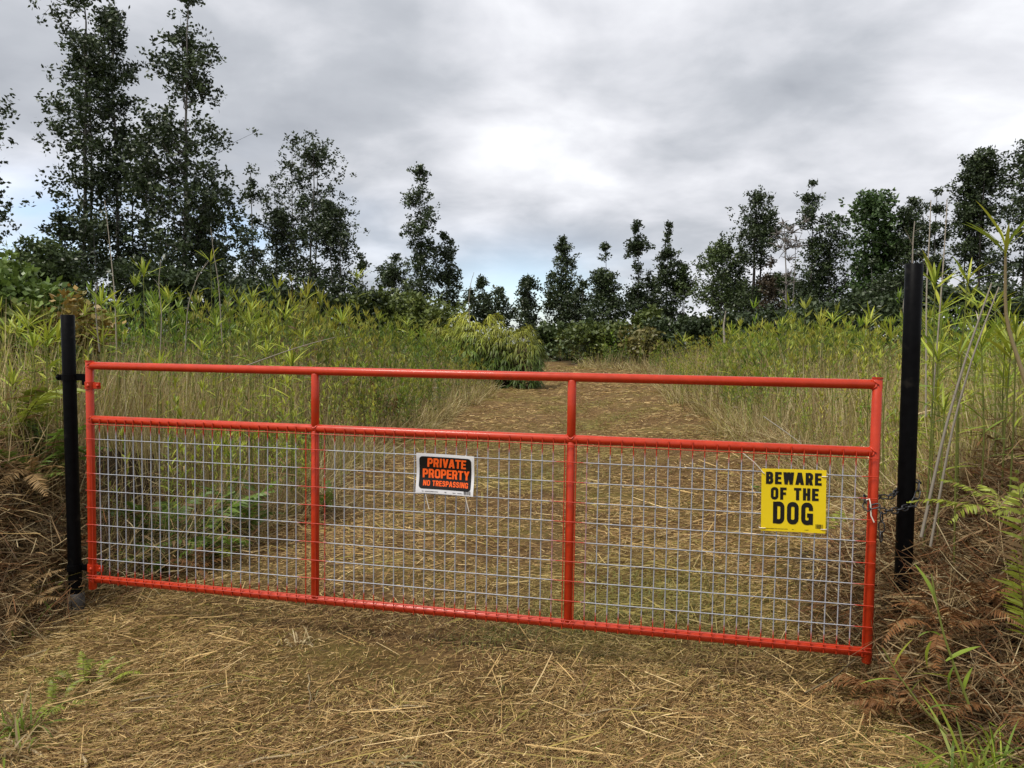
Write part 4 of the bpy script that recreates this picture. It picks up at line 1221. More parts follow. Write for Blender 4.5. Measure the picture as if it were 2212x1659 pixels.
def patch_tint(x, y, r):
    """stands of greener and of drier reeds"""
    a = np.clip(.5 + .55 * vnoise(x * 1.1, y * .8, 44) + r.normal(0, .28, len(x)), 0, 1)[:, None]
    dry_, grn_ = np.array([1.2, 1.0, 1.35]), np.array([.68, .90, .85])
    return (dry_ * a + grn_ * (1 - a)) * r.uniform(.7, 1.15, (len(x), 1))
SIDES = {-1: ('left', 'stalks in the thicket left of the track'), 1: ('right', 'stalks in the thicket right of the track')}
g_near, g_far = {}, {}
for side in (-1, 1):
    # near stalks: the most prominent ones are things of their own
    x, y, d, r = field_points(1000 if side < 0 else 850, 4.3, 13, side, 70 + side, 1.15)
    z = gh(x, y)
    vi = r.integers(0, NV, len(x))
    ztop = (1.34 + .05 * np.clip(y - 5, 0, 9) if side < 0 else 1.32 + .035 * np.clip(y - 5, 0, 9)) + .26 * vnoise(x * 1.5, y * 1.5, 33) + np.where(r.random(len(x)) < .08, r.uniform(.1, .5, len(x)), 0)
    hs_ = np.clip(.5 + .5 * sst(0, .9, d), .5, 1) * r.uniform(.55, 1.08, len(x)) * (ztop - z) / np.array(HEI)[vi]
    vis = (hs_ * 1.9) / y - .10 * np.maximum(d, 0) / np.sqrt(y)
    order = np.argsort(-vis)
    solo, rest = order[:125], order[125:]
    for k_ in solo:
        i = int(vi[k_])
        root = empty('reed_stalk', (x[k_], y[k_], z[k_]), (r.normal(0, .06), r.normal(0, .06), r.uniform(0, 6.28)))
        root.scale = (hs_[k_],) * 3
        tag(root, 'leafy green reed-like stalk in the thicket %s of the mown track' % SIDES[side][0], 'reed stalk', SIDES[side][1])
        link('stem', near_mesh[i][0], root); link('leaves', near_mesh[i][1], root)
    g = Geo()
    for i in range(NV):
        m = rest[vi[rest] == i]
        if len(m):
            tile(g, near_flat[i], np.stack([x[m], y[m], z[m]], 1), r.uniform(0, 6.28, len(m)), hs_[m], r.normal(0, .07, (len(m), 2)), patch_tint(x[m], y[m], r))
    tag(g.build('reed_thicket', M['leaf']), 'dense green reed thicket close behind the gate, %s of the track' % SIDES[side][0], 'reeds', kind='stuff')
    # far stalks
    x, y, d, r = field_points(2600, 12, 46, side, 80 + side, 1.1)
    vi = r.integers(0, NV, len(x))
    ztop = (1.70 if side < 0 else 1.48) + .26 * vnoise(x * 1.2, y * .9, 35) + np.where(r.random(len(x)) < .07, r.uniform(.1, .5, len(x)), 0)
    hs_ = np.clip(.5 + .5 * sst(0, 1.5, d), .5, 1) * r.uniform(.55, 1.05, len(x)) * ztop / np.array(HEI)[vi]
    g = Geo()
    tint = patch_tint(x, y, r)
    for i in range(NV):
        m = np.where(vi == i)[0]
        tile(g, far_flat[i], np.stack([x[m], y[m], gh(x[m], y[m])], 1), r.uniform(0, 6.28, len(m)), hs_[m], r.normal(0, .08, (len(m), 2)), tint[m])
    tag(g.build('reed_thicket', M['leaf']), 'far yellow-green reed field %s of the track below the trees' % SIDES[side][0], 'reeds', kind='stuff')
    # dry upright grass between the reeds
    g = Geo()
    for n, y0, y1, wd, hh in ((14000, 4.3, 13, .0052, 1.3), (15000, 12, 46, .011, 1.4)):
        x, y, d, r = field_points(n, y0, y1, side, 90 + side + n, 1.1)
        n = len(x)
        D = r.normal(0, .22, (n, 3)); D[:, 2] = 1
        L = hh * r.uniform(.35, 1.0, n) * np.clip(.45 + .55 * sst(0, 1.0, d), 0, 1)
        pal = np.array([(.54, .44, .22), (.42, .31, .13), (.34, .32, .08), (.64, .55, .32), (.26, .18, .08)])
        C = pal[r.choice(5, n, p=(.28, .26, .2, .12, .14))] * r.uniform(.7, 1.15, (n, 1))
        leaf_strips(g, np.stack([x, y, gh(x, y) - .02], 1), D, L, wd * r.uniform(.6, 1.4, n), np.abs(r.normal(.05, .2, n)), C,
                    t=(0, .55, 1), prof=(1, .85, .2), roll=r.uniform(-1.5, 1.5, n))
    n = 7000
    r = np.random.default_rng(97 + side)
    y = 5 * (46 / 5) ** r.random(n)
    x = (ledge(y) if side < 0 else redge(y)) + side * (r.exponential(.22, n) - .12) * (1 + .03 * y)
    D = r.normal(0, .45, (n, 3)); D[:, 2] = 1; D[:, 0] -= side * .25
    C = pal[r.choice(5, n, p=(.28, .26, .2, .12, .14))] * r.uniform(.6, 1.1, (n, 1))
    leaf_strips(g, np.stack([x, y, gh(x, y) - .02], 1), D, r.uniform(.2, .75, n) * (1 + .01 * y), .0045 * (1 + .07 * (y - 5)), r.uniform(.1, .8, n), C,
                t=(0, .4, .75, 1), prof=(1, .9, .7, .2), roll=r.uniform(-1.5, 1.5, n))
    tag(g.build('dry_grass', M['dry']), 'dry straw-coloured grass standing among the reeds %s of the track' % SIDES[side][0], 'grass', kind='stuff')

# rough low growth where the track runs out
r = np.random.default_rng(123)
n = 420
y = r.uniform(47, 62, n); x = r.uniform(-1, 9, n)
k_ = r.random(n) < np.clip(np.abs(x - np.interp(y, [47, 62], [3.2, 2.2])) / 1.6 + (y - 50) * .05, 0, 1)
x, y = x[k_], y[k_]
g = Geo(); vi = r.integers(0, NV, len(x))
for i in range(NV):
    m = np.where(vi == i)[0]
    tile(g, far_flat[i], np.stack([x[m], y[m], gh(x[m], y[m])], 1), r.uniform(0, 6.28, len(m)), r.uniform(.3, .7, len(m)), r.normal(0, .12, (len(m), 2)), patch_tint(x[m], y[m], r))
tag(g.build('rough_growth', M['leaf']), 'low rough growth where the track runs out under the trees', 'undergrowth', kind='stuff')

# ------------------------------------------------------------------ ferns
FG = np.array([.11, .175, .025]); FY = np.array([.24, .28, .035]); FB = np.array([.17, .078, .028]); FT = np.array([.26, .165, .07])
def frond_mesh(seed, col, arch=.5, pairs=22, wid=.15, narrow=1.0):
    """one frond of unit length rising from the origin along +Y and arching over"""
    r = np.random.default_rng(seed)
    g = Geo()
    s = np.linspace(0, 1, 10)
    P = np.c_[r.normal(0, .02) * s ** 2, s * (1 - .25 * arch * s), arch * (1.15 * s - 1.25 * s ** 2)]
    tubes(g, P, (.0075 * (1 - .8 * s))[None], np.array([.20, .16, .06]) if col is not FB and col is not FT else col * .7, 3)
    t = np.linspace(.14, .99, pairs)
    c = np.stack([np.interp(t, s, P[:, i]) for i in range(3)], 1)
    tan = nrm(np.gradient(c, axis=0))
    prof = np.sin(np.pi * np.clip(t, .02, 1) ** .75) ** .7 * wid + .012
    for sg in (-1, 1):
        side = np.tile(np.array([sg, 0, 0.0]), (pairs, 1))
        D = side + tan * .38 + r.normal(0, .10, (pairs, 3)) - np.array([0, 0, .10])
        C = col * r.uniform(.75, 1.25, (pairs, 1))
        C = np.where(r.random((pairs, 1)) < .12, FT * .8, C)
        leaf_strips(g, c, D, prof * r.uniform(.85, 1.1, pairs), .030 * narrow, r.normal(.25, .12, pairs), C, t=(0, .45, 1), prof=(.75, 1, .08), roll=r.normal(0, .3, pairs))
    return g.mesh('frond', M['leaf'] if col is FG or col is FY else M['dry'])
FR = {k_: [frond_mesh(700 + i + 10 * j, c, a) for i, a in enumerate((.35, .55, .8, .5))]
      for j, (k_, c) in enumerate((('green', FG), ('yellow', FY), ('brown', FB), ('tan', FT)))}
def fern(loc, n, size, kind, label, seed, az=None, spread=math.pi, pitch=(20, 55), group=None):
    r = random.Random(seed)
    root = empty('fern', loc)
    tag(root, label, 'fern', group)
    for i in range(n):
        a = (r.uniform(0, 6.28) if az is None else az + r.uniform(-spread, spread))
        p = R(r.uniform(*pitch)); s = size * r.uniform(.65, 1.15)
        o = link('frond', FR[kind][r.randrange(4)], root, (r.uniform(-.04, .04), r.uniform(-.04, .04), 0))
        o.rotation_euler = (p, r.uniform(-.35, .35), a)
        o.scale = (s, s, s)
    return root
def gnd(px, Y):
    p = at(px, 742, Y); return Vector((p.x, Y, float(gh(p.x, Y))))
FERNS = [
    (330, 5.8, 8, .72, 'green', 'green sword fern behind the hinge end of the gate, leftmost of three', (25, 60)),
    (425, 5.85, 9, .72, 'green', 'green fern arching just above the middle rail at left', (20, 55)),
    (525, 6.2, 8, .7, 'green', 'dark green fern beside the first gate upright', (25, 65)),
    (470, 5.7, 7, .6, 'green', 'green fern hanging behind the wire mesh at left', (10, 45)),
    (360, 5.45, 7, .5, 'green', 'small fern low behind the wire mesh near the hinges', (10, 45)),
    (700, 7.3, 6, .5, 'green', 'narrow fern just right of the first gate upright', (30, 70)),
    (35, 5.3, 11, .75, 'yellow', 'bright green fern at the left picture edge above the brown bank', (25, 60)),
    (95, 5.25, 11, .7, 'green', 'green fern close left of the left black post', (20, 60)),
    (60, 5.0, 9, .55, 'green', 'low green fern on top of the brown bank', (10, 50)),
    (150, 3.62, 6, .21, 'yellow', 'small bright fern on the straw below the left post', (5, 40)),
    (205, 3.62, 5, .19, 'yellow', 'small fern on the straw, right of its twin below the left post', (5, 40)),
    (110, 3.4, 6, .2, 'yellow', 'small fern on the straw near the bottom left corner', (5, 35)),
    (1705, 6.6, 7, .45, 'green', 'green fern in the right thicket behind the yellow sign', (25, 60)),
    (1795, 5.6, 6, .4, 'yellow', 'yellowish fern behind the gate between sign and latch stile', (25, 70)),
]
for i, (px, Y, n, sz, kd, lab, pt) in enumerate(FERNS):
    fern(gnd(px, Y), n, sz, kd, lab, 800 + i, pitch=pt, group='green ferns')
SW = frond_mesh(990, FY, .06, 19, .14, .75)
rf = tag(empty('fern', at(2215, 1400, 2.5)), 'large yellow-green sword fern fronds at the right picture edge', 'fern', 'green ferns')
for ex_, ey_, ez_, sz_ in ((R(84), 0, R(18), .58), (R(70), .2, R(-60), .5), (R(62), -.2, R(120), .42)):
    o = link('frond', SW, rf); o.rotation_euler = (ex_, ey_, ez_); o.scale = (sz_,) * 3
fern(at(2150, 1120, 3.3), 6, .34, 'yellow', 'yellow-green fern on the brown heap right of the post', 831, pitch=(0, 35), group='green ferns')
DEADF = [
    (1905, 1345, 3.45, 'brown', 'rusty dead fern heaped against the latch stile foot'), (1960, 1385, 3.3, 'brown', 'rusty dead fern right of the latch stile foot'),
    (2050, 1345, 3.35, 'brown', 'rusty dead fern on the heap behind the green shoots'), (2130, 1290, 3.35, 'brown', 'dead fern high on the heap at right'),
    (1990, 1300, 3.6, 'tan', 'pale dead fern at the foot of the right post'), (2180, 1400, 3.1, 'brown', 'dead fern at the right edge of the heap'),
    (60, 1010, 4.9, 'tan', 'tan dead fern on the left bank below the green ferns'), (115, 975, 4.85, 'brown', 'brown dead fern touching the left post'),
    (35, 1150, 4.45, 'tan', 'tan dead fern at the left edge of the bank'), (40, 1250, 4.3, 'tan', 'tan dead fern low on the left bank'),
    (300, 1090, 5.35, 'brown', 'brown dead fern behind the mesh near the hinges'), (420, 1120, 5.3, 'brown', 'brown dead fern behind the mesh under the green fern'),
]
for i, (px, py, Y, kd, lab) in enumerate(DEADF):
    p = at(px, py, Y); p.z = max(float(gh(p.x, p.y)), p.z - .05) if p.z < float(gh(p.x, p.y)) + .3 else float(gh(p.x, p.y)) + .05
    fern(p, 8, .34, kd, lab, 850 + i, pitch=(-15, 40), group='dead ferns')
fern(gnd(832, 14.0), 8, 1.0, 'brown', 'curled rusty dead fern standing in the left thicket above the middle panel', 881, pitch=(50, 85), group='dead ferns')
fern(gnd(612, 8.0), 6, .6, 'tan', 'dry tan fern standing in the left thicket near the first upright', 882, pitch=(45, 80), group='dead ferns')
fr = fern(at(500, 1210, 5.35), 1, .5, 'yellow', 'single cut green frond lying on the straw behind the mesh', 880, az=R(35), spread=.05, pitch=(-2, 0))

# fern clump standing out into the track
def fern_clump(px, Y, w_, ht, n, label, seed):
    r = np.random.default_rng(seed)
    c = at(px, 742, Y)
    root = empty('fern_bush', (c.x, Y, float(gh(c.x, Y))))
    tag(root, label, 'bush', 'fern bushes left of the track')
    g, sg = Geo(), Geo()
    u = r.uniform(.05, 1, n); az = r.uniform(0, 6.28, n)
    rad = w_ * np.sqrt(np.maximum(.02, 1 - (u - .38) ** 2 / .62 ** 2 * .82)) * r.uniform(.72, 1.05, n) * (1 + .16 * np.sin(3 * az + seed) + .1 * np.sin(5 * az))
    C0 = np.stack([rad * np.cos(az) * 1.05, rad * np.sin(az), u * ht * (1 + .08 * np.sin(2 * az + 1))], 1)
    m = 7
    a2 = az[:, None] + r.normal(0, .9, (n, m))
    D = np.stack([np.cos(a2), np.sin(a2), r.uniform(.1, .7, (n, m))], 2).reshape(-1, 3)
    yellowy = np.clip((u - .45) * 2.2 + r.normal(0, .2, n), 0, 1)[:, None]      # brighter and yellower towards the top
    col = np.array([.13, .20, .04]) * (1 - yellowy) + np.array([.34, .35, .045]) * yellowy
    C = np.repeat(col, m, 0) * r.uniform(.75, 1.2, (n * m, 1))
    leaf_strips(g, np.repeat(C0, m, 0), D, r.uniform(.2, .36, n * m), .036, r.uniform(.7, 1.5, n * m), C, t=(0, .4, .75, 1), prof=(.5, 1, .7, .05), roll=r.normal(0, .3, n * m))
    g.build('fronds', M['leaf'], root)
    B = np.stack([C0 * np.array([.1, .1, 0]), C0 * np.array([.5, .5, .6]), C0], 1)
    tubes(sg, B[::3], np.array([.012, .009, .005])[None], (.12, .09, .05), 3)
    sg.build('stems', M['bark'], root)
fern_clump(1105, 29.0, 1.15, 2.2, 620, 'rounded bush of drooping yellow-green fern jutting into the track', 55)
fern_clump(1035, 29.5, 1.3, 2.5, 520, 'yellow-green fern bush joined to the left of the one on the track', 56)
fern_clump(968, 31.0, 1.2, 2.25, 420, 'fern bush further left, half sunk in the reeds', 57)

# near shrubs inside the left thicket
def near_shrub(px, top, Y, w_, label, seed, **kw):
    s = Y / FPX; p = at(px, 742, Y); zb = float(gh(p.x, Y))
    return make_tree('shrub', (p.x, Y, zb), at(px, top, Y).z - zb, .3, [(0, w_ * s * .7), (.5, w_ * s), (1, w_ * s * .4)], label, seed, cat='shrub',
                     group='shrubs in the left thicket', nlead=4, spread=w_ * s * .5, tr=.014, **kw)
near_shrub(55, 585, 10.5, 80, 'light green broad-leaved shrub at the left edge above the thicket', 901, leaf=.10, dens=5, clump=.8, col=(.10, .16, .03), col2=(.20, .26, .06))
near_shrub(160, 628, 8.0, 55, 'thin shrub with yellowing orange leaves above the left black post', 902, leaf=.06, dens=4, clump=.7, col=(.20, .17, .035), col2=(.34, .20, .05))
near_shrub(20, 640, 7.5, 60, 'mixed green shrub rising behind the bank at the left edge', 903, leaf=.07, dens=5, clump=.7, col=(.12, .17, .03), col2=(.24, .24, .05))

# ------------------------------------------------------------------ stalks whose leaves can be told apart
def leaf_mesh(seed, droop, col, w=.085):
    """one lance-shaped leaf of unit length along +Y with a shallow keel"""
    g = Geo()
    t = np.array([0, .12, .3, .5, .7, .87, 1]); wd = np.array([.35, .62, .95, 1, .8, .45, .02]) * w / 2
    y = t * (1 - .12 * droop * t); z = -droop * t ** 2 * .8
    V = np.concatenate([np.stack([sg * wd, y, z + (.25 * wd if sg else 0 * wd)], 1) for sg in (-1, 0, 1)])
    n = len(t)
    F = [[a * n + i, a * n + i + 1, (a + 1) * n + i + 1, (a + 1) * n + i] for a in (0, 1) for i in range(n - 1)]
    r = np.random.default_rng(seed)
    g.add(V, F, col * r.uniform(.9, 1.1, (len(V), 1)))
    return g.mesh('leaf', M['leaf'], True)
LEAVES = [leaf_mesh(i, d, c) for i, (d, c) in enumerate(((.15, YGRN[0]), (.35, YGRN[1]), (.6, YGRN[0]), (.25, YGRN[2] * .95), (.8, YGRN[3])))]
def put_leaf(root, base, tip, wid=1.0, idx=None, r=random):
    base, tip = Vector(base), Vector(tip)
    d = tip - base
    i = r.randrange(5) if idx is None else idx
    o = link('leaf', LEAVES[i], root)
    yv = d.normalized(); xv = yv.cross(Vector((0, 0, 1)))
    if xv.length < .05: xv = Vector((1, 0, 0))
    xv.normalize(); zv = xv.cross(yv)
    rot = Matrix((xv, yv, zv)).transposed().to_4x4() @ Matrix.Rotation(r.uniform(-.5, .5), 4, 'Y')
    o.matrix_basis = Matrix.Translation(base - root.location) @ rot @ Matrix.Diagonal((d.length * wid, d.length, d.length, 1))
    return o
def hero_stem(name, pts, r0, label, group, col, cat, mat='leaf'):
    P = np.array([tuple(p) for p in pts]); root = empty(name, P[0])
    tag(root, label, cat, group)
    t = np.linspace(0, 1, len(P)); tt = np.linspace(0, 1, 12)
    Q = np.stack([np.interp(tt, t, P[:, i]) for i in range(3)], 1)
    Q[1:-1] = (Q[:-2] + Q[1:-1] * 2 + Q[2:]) / 4
    g = Geo(); tubes(g, Q - P[0], (r0 * (1 - .55 * tt))[None], col, 6)
    g.build('stem', M[mat], root, smooth=True)
    return root, Q
SHG = 'single reed shoots close to the gate'
# two shoots with curved leaves at the bottom right
root, Q = hero_stem('reed_shoot', [at(2092, 1520, 2.9), at(2062, 1440, 2.9), at(2039, 1375, 2.9), at(2022, 1300, 2.9), at(2012, 1240, 2.9)], .0055,
                    'upright green shoot with curved leaves in front of the rusty heap', SHG, np.array([.22, .25, .06]), 'reed shoot')
for (a, b, w_) in (((2024, 1309), (2001, 1213), 1.3), ((2031, 1373), (1987, 1335), 1.3), ((2043, 1428), (2112, 1380), 1.0), ((2012, 1385), (1979, 1437), 1.2), ((2052, 1463), (1970, 1442), .8), ((2080, 1497), (2088, 1438), 1.3), ((2060, 1440), (2020, 1500), .8)):
    put_leaf(root, at(*a, 2.9), at(*b, 2.9 + random.uniform(-.05, .02)), w_ * 1.5)
root, Q = hero_stem('reed_shoot', [at(2045, 1585, 2.76), at(1985, 1520, 2.77), at(1935, 1450, 2.78), at(1907, 1400, 2.78)], .005,
                    'slanting green shoot with few leaves leaning towards the gate foot', SHG, np.array([.27, .29, .07]), 'reed shoot')
for (a, b, w_) in (((1931, 1440), (1957, 1372), 1.3), ((1966, 1500), (1983, 1453), 1.5), ((1946, 1470), (1858, 1449), .7), ((2000, 1535), (2050, 1495), .9)):
    put_leaf(root, at(*a, 2.78), at(*b, 2.76), w_ * 1.5)

def rosette(px, py, Y, foot, nl, ll, label, seed, stemcol=np.array([.22, .25, .06]), r0=.0055, nside=11, wid=1.0):
    """a stalk with a whorl of long leaves at its tip and some down its side"""
    r = random.Random(seed); wid *= .78; nl += 2
    tip = at(px, py, Y); ft = foot
    mid = (tip + ft) / 2 + Vector((r.uniform(-.04, .04), r.uniform(-.04, .04), 0))
    root, Q = hero_stem('reed_shoot', [ft, ft * .66 + mid * .34 + Vector((0, 0, 0)), mid, tip * .6 + mid * .4, tip], r0, label, SHG, stemcol, 'reed shoot')
    for i in range(nl):
        a = 6.283 * i / nl + r.uniform(-.3, .3); e = R(r.uniform(25, 72))
        d = Vector((math.cos(a) * math.cos(e), math.sin(a) * math.cos(e), math.sin(e))) * ll * r.uniform(.7, 1.1)
        put_leaf(root, tip - Vector((0, 0, r.uniform(0, .05))), tip + d, wid * r.uniform(.85, 1.15), r=r, idx=r.choice((0, 1, 3)))
    for i in range(nside):
        t = 1 - (i + .6) / nside * .62
        b = Vector([float(np.interp(t, np.linspace(0, 1, 12), Q[:, k_])) for k_ in range(3)])
        a = (i % 2) * math.pi + r.uniform(-.7, .7); e = R(r.uniform(15, 50))
        d = Vector((math.cos(a) * math.cos(e), math.sin(a) * math.cos(e), math.sin(e))) * ll * r.uniform(.8, 1.2)
        put_leaf(root, b, b + d, wid * r.uniform(.8, 1.1), r=r)
    return root
def foot(px, Y):
    return gnd(px, Y)
rosette(2172, 525, 2.75, at(2228, 860, 2.75), 9, .17, 'stalk with a wide star of leaves high in the top right corner of the thicket', 1, np.array([.30, .24, .13]), .008, 0, 1.1)
rosette(2020, 605, 3.95, foot(2005, 4.0), 9, .17, 'tall leafy shoot right behind the right post, star of leaves level with its top', 2, wid=1.05)
rosette(2090, 600, 4.1, foot(2080, 4.15), 6, .15, 'shoot with upright folded leaves, second right of the right post', 3)
rosette(2150, 655, 4.3, foot(2160, 4.35), 8, .16, 'shoot with drooping leaves, third right of the right post', 4)
rosette(2070, 760, 3.7, foot(2075, 3.75), 8, .16, 'lower leafy shoot between the right post and the picture edge', 5)
rosette(2195, 720, 3.8, foot(2190, 3.85), 8, .16, 'leafy shoot at the right picture edge beside the leaning dry stalks', 6)
rosette(2040, 880, 3.95, foot(2035, 4.0), 7, .15, 'short leafy shoot close right of the right post at gate-rail height', 7)
rosette(1925, 720, 5.2, foot(1920, 5.25), 8, .16, 'leafy shoot just left of the right post', 8)
rosette(1880, 690, 7.0, foot(1876, 7.05), 8, .18, 'tall leafy shoot above the latch end of the gate', 9)
rosette(1800, 690, 8.0, foot(1800, 8.0), 8, .19, 'tall leafy shoot above the yellow sign', 10)
rosette(1690, 700, 9.5, foot(1690, 9.5), 8, .2, 'leafy shoot standing up left of the yellow sign', 11)
rosette(365, 640, 7.6, foot(362, 7.6), 9, .2, 'tall bright leafy shoot above the left third of the top rail', 12, wid=1.15)
rosette(310, 590, 8.2, foot(318, 8.2), 9, .22, 'tallest bright leafy shoot in the left thicket', 13, wid=1.2)
rosette(455, 560, 9.5, foot(470, 9.5), 8, .22, 'slim leafy shoot high in front of the dark left trees', 14)
rosette(545, 640, 9.2, foot(540, 9.2), 8, .2, 'leafy shoot over the middle of the first gate panel', 15)
rosette(738, 690, 8.4, foot(734, 8.4), 9, .2, 'dark leafy shoot right of the first gate upright', 16)
rosette(772, 600, 12.5, foot(766, 12.5), 9, .26, 'tall tapering leafy shoot standing clear left of the path', 17)
rosette(660, 640, 10.5, foot(655, 10.5), 8, .22, 'leafy shoot above the first gate upright', 18)
rosette(250, 660, 7.0, foot(248, 7.0), 8, .19, 'leafy shoot above the hinge end of the gate', 19)
rosette(60, 700, 5.9, foot(55, 5.9), 8, .2, 'bright leafy shoot at the left edge beside the left post', 20, wid=1.15)
rosette(105, 720, 5.7, foot(100, 5.7), 8, .19, 'bright leafy shoot touching the left post from behind', 21, wid=1.15)
rosette(880, 700, 13, foot(876, 13), 8, .26, 'leafy shoot left of the fern bush', 22)
rosette(1475, 735, 15, foot(1475, 15), 8, .28, 'leafy shoot on the right side of the path', 23)
rosette(1580, 720, 12, foot(1580, 12), 8, .24, 'leafy shoot in the right thicket over the third gate panel', 24)

rs5 = random.Random(77)
for i in range(12):
    px = rs5.uniform(2010, 2215); Y = rs5.uniform(3.9, 5.2); py = rs5.uniform(650, 860)
    rosette(px, py, Y, foot(px + rs5.uniform(-12, 12), Y), 8, rs5.uniform(.17, .22), 'one of the leafy shoots crowded between the right black post and the picture edge', 40 + i, wid=1.2)
for i in range(10):
    px = rs5.uniform(5, 140); Y = rs5.uniform(5.2, 6.4); py = rs5.uniform(700, 830)
    rosette(px, py, Y, foot(px + rs5.uniform(-12, 12), Y), 8, rs5.uniform(.17, .23), 'one of the bright leafy shoots crowded left of the left black post', 60 + i, wid=1.25)
for i in range(14):
    px = rs5.uniform(210, 700); Y = rs5.uniform(6.4, 8.5); py = rs5.uniform(640, 800)
    rosette(px, py, Y, foot(px + rs5.uniform(-12, 12), Y), 8, rs5.uniform(.17, .23), 'one of the shorter leafy shoots massed over the first gate panel', 80 + i, wid=1.2)

# bare dry stalks
GREY = np.array([.36, .32, .26])
STK = [
    ([(1968, 900, 4.6), (1970, 620, 4.6), (1972, 520, 4.6), (1976, 478, 4.6)], .006, 'thin bare grey stalk rising behind the right post, left one'),
    ([(2000, 900, 4.7), (2001, 620, 4.7), (2008, 510, 4.7), (2011, 432, 4.7)], .005, 'thin bare grey stalk rising behind the right post, right one'),
    ([(1990, 1160, 3.6), (2040, 930, 3.6), (2090, 760, 3.6), (2142, 612, 3.6)], .0075, 'long pale dry stalk leaning right beside the right post'),
    ([(2010, 1180, 3.58), (2055, 930, 3.55), (2103, 762, 3.5), (2158, 620, 3.5)], .006, 'second long pale dry stalk leaning alongside the first'),
    ([(2012, 900, 4.2), (2028, 700, 4.2), (2040, 540, 4.2), (2046, 430, 4.2)], .005, 'slender grey stalk reaching up right of the right post'),
    ([(1985, 800, 5.0), (1955, 700, 5.0), (1950, 660, 5.0), (1962, 600, 5.0)], .005, 'crooked grey twig left of the right post top'),
    ([(252, 780, 7.5), (249, 645, 7.5), (236, 516, 7.5), (226, 432, 7.5)], .006, 'tall bare dry stalk above the hinge end of the gate'),
    ([(480, 740, 8.5), (473, 615, 8.5), (462, 550, 8.5), (455, 492, 8.5)], .006, 'bare dry stalk in front of the broad left tree'),
    ([(215, 760, 6.8), (207, 680, 6.8), (206, 640, 6.8), (212, 610, 6.8)], .006, 'short pale dry stalk near the left post'),
    ([(400, 760, 7.4), (405, 660, 7.4), (425, 600, 7.4), (452, 562, 7.4)], .005, 'pale dry stalk bending right among the bright left shoots'),
    ([(345, 780, 7.2), (350, 680, 7.2), (342, 610, 7.2), (348, 560, 7.2)], .005, 'pale upright dry stalk between the bright left shoots'),
    ([(505, 800, 6.6), (600, 765, 6.3), (660, 745, 6.2), (725, 728, 6.1)], .005, 'dry stalk lying aslant above the top rail at left'),
    ([(1650, 900, 6.4), (1700, 935, 5.6), (1735, 962, 5.1), (1750, 985, 4.9)], .004, 'pale dry stem drooping behind the yellow sign'),
    ([(1015, 700, 18), (1012, 650, 18), (1017, 610, 18), (1024, 588, 18)], .010, 'slender bare stem standing clear left of the fern bush'),
    ([(1565, 740, 20), (1563, 705, 20), (1565, 690, 20), (1568, 672, 20)], .03, 'dry brown grass plume over the right field'),
]
for pts, r0, lab in STK:
    root, Q = hero_stem('dry_stalk', [at(*p) for p in pts], r0, lab, 'bare dry stalks', GREY * random.uniform(.8, 1.15), 'dry stalk', 'dry')
    rr = np.random.default_rng(len(lab))
    for q in Q[[5, 7, 9]]:
        g = Geo(); D = rr.normal(0, .5, 3); D[2] = .8
        leaf_strips(g, q - Q[0], D[None], rr.uniform(.06, .16), r0 * .8, .2, GREY, t=(0, .5, 1), prof=(1, .7, .2))
        g.build('twig', M['dry'], root)

# arching grass at the bottom right corner and other foreground tufts
def grass_tuft(loc, n, L, label, seed, cols, az=None, wid=.0085):
    r = np.random.default_rng(seed)
    a = r.uniform(0, 6.28, n) if az is None else az + r.normal(0, .7, n)
    e = r.uniform(.5, 1.35, n)
    D = np.stack([np.cos(a) * np.cos(e), np.sin(a) * np.cos(e), np.sin(e)], 1)
    g = Geo()
    C = np.array(cols)[r.integers(0, len(cols), n)] * r.uniform(.8, 1.2, (n, 1))
    leaf_strips(g, r.normal(0, .03, (n, 3)) * np.array([1, 1, 0]), D, L * r.uniform(.45, 1.1, n), wid * r.uniform(.7, 1.3, n), r.uniform(.3, 1.0, n), C,
                t=(0, .2, .4, .6, .8, 1), prof=(.7, 1, 1, .85, .55, .04), roll=r.normal(0, .4, n))
    o = g.build('grass_tuft', M['leaf']); o.location = loc
    return tag(o, label, 'grass tuft', 'foreground grass tufts')
GRN = [YGRN[0] * .9, YGRN[1], YGRN[3], np.array([.30, .30, .07])]
MIXD = [YGRN[1], DRYC, DRYC * .8, YGRN[3]]
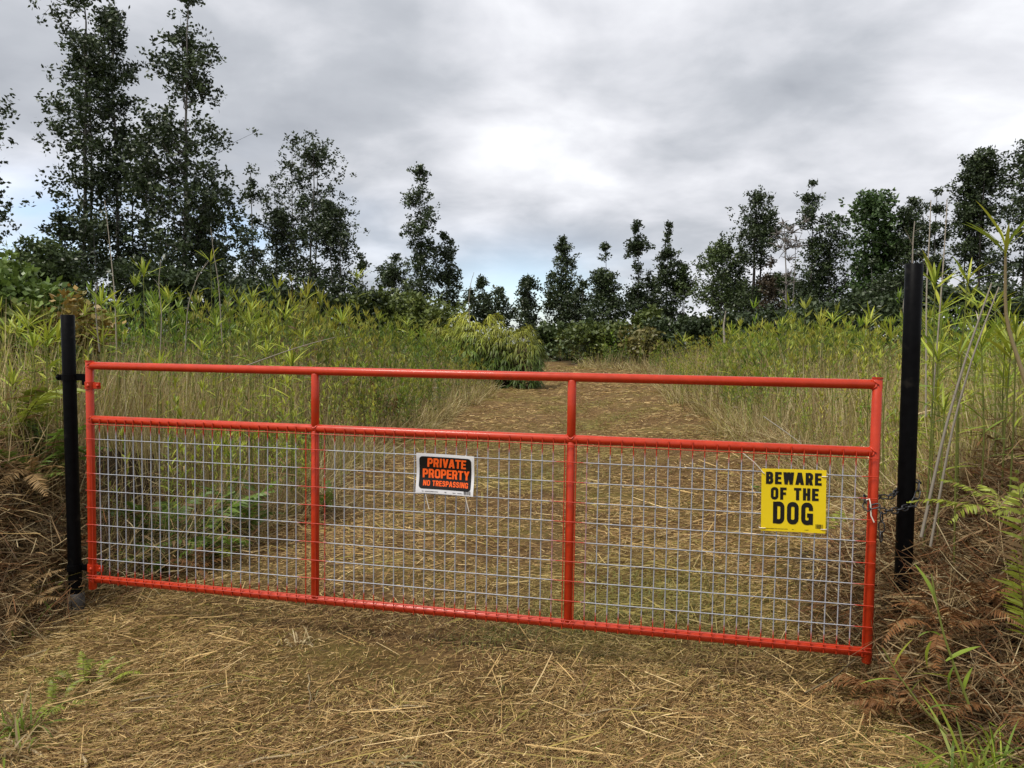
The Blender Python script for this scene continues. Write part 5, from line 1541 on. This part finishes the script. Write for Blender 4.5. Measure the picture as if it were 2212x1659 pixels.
for px, py, Y, n, L, lab, cols in (
    (2090, 1590, 2.8, 38, .52, 'arching green grass tuft at the foot of the upright shoot', GRN),
    (2165, 1630, 2.72, 46, .56, 'large green grass tuft in the bottom right corner', GRN),
    (2010, 1640, 2.75, 24, .34, 'small green grass tuft at the bottom right of the straw', GRN),
    (2190, 1500, 2.9, 30, .5, 'mixed green and dry tuft at the right edge', MIXD),
    (40, 1500, 3.15, 60, .34, 'grey-green grass tuft near the bottom left corner', MIXD),
    (20, 1600, 2.95, 36, .3, 'small grass tuft at the bottom left corner', MIXD),
    (70, 1130, 4.55, 26, .34, 'green grass tuft drooping over the left brown bank', GRN),
    (20, 1250, 4.2, 22, .3, 'dry-tipped grass tuft on the left edge of the bank', MIXD),
    (640, 1320, 4.1, 24, .16, 'pale dry grass tuft under the bottom rail by the first upright', [np.array([.55, .46, .27]), np.array([.45, .36, .2])]),
    (850, 1620, 2.85, 26, .22, 'pale flattened dry grass tuft at the bottom of the picture', [np.array([.55, .46, .27]), np.array([.40, .36, .16])]),
    (1250, 1600, 2.9, 14, .09, 'little green tuft in the straw at the bottom middle', GRN),
    (770, 1260, 4.7, 20, .14, 'low tuft behind the mesh right of the first upright', MIXD)):
    p = at(px, py, Y); p.z = float(gh(p.x, p.y))
    grass_tuft(p, n, L, lab, int(px + py), cols)

# fallen sticks on the straw
for i, (a, b, Y1, Y2, r0, lab) in enumerate((
    ((515, 1590), (770, 1515), 2.88, 3.05, .006, 'long pale stick lying on the straw at the bottom left'),
    ((280, 1440), (540, 1390), 3.4, 3.6, .0045, 'thin brown stick on the straw below the hinge end'),
    ((665, 1400), (670, 1482), 3.62, 3.30, .004, 'dark twig pointing at the camera below the first panel'),
    ((800, 1475), (930, 1468), 3.30, 3.33, .0055, 'pale straw stem lying level below the gate middle'),
    ((1250, 1478), (1400, 1455), 3.28, 3.36, .005, 'pale stem lying below the second gate upright'),
    ((90, 1590), (10, 1545), 2.96, 3.08, .006, 'pale stick end in the bottom left corner'),
    ((178, 1570), (192, 1659), 2.98, 2.80, .007, 'thick cut pale stem at the bottom left'),
    ((1740, 1390), (1880, 1330), 3.55, 3.8, .004, 'dark twig caught under the latch end of the gate'))):
    A, B = at(*a, Y1), at(*b, Y2)
    A.z = float(gh(A.x, A.y)) + .022; B.z = float(gh(B.x, B.y)) + .022
    P = np.array([tuple(A + (B - A) * t + Vector((0, 0, .006 * math.sin(9 * t + i)))) for t in np.linspace(0, 1, 7)])
    P[1:-1] += rng.normal(0, .004, (5, 3)) * np.array([1, 1, .3])
    g = Geo(); tubes(g, P - P[0], (r0 * np.linspace(1, .6, 7))[None], np.array([.42, .33, .19]) * (.5 if 'dark' in lab or 'brown' in lab else 1), 6)
    o = g.build('stick', M['dry'], smooth=True); o.location = P[0]
    tag(o, lab, 'stick', 'sticks on the straw')
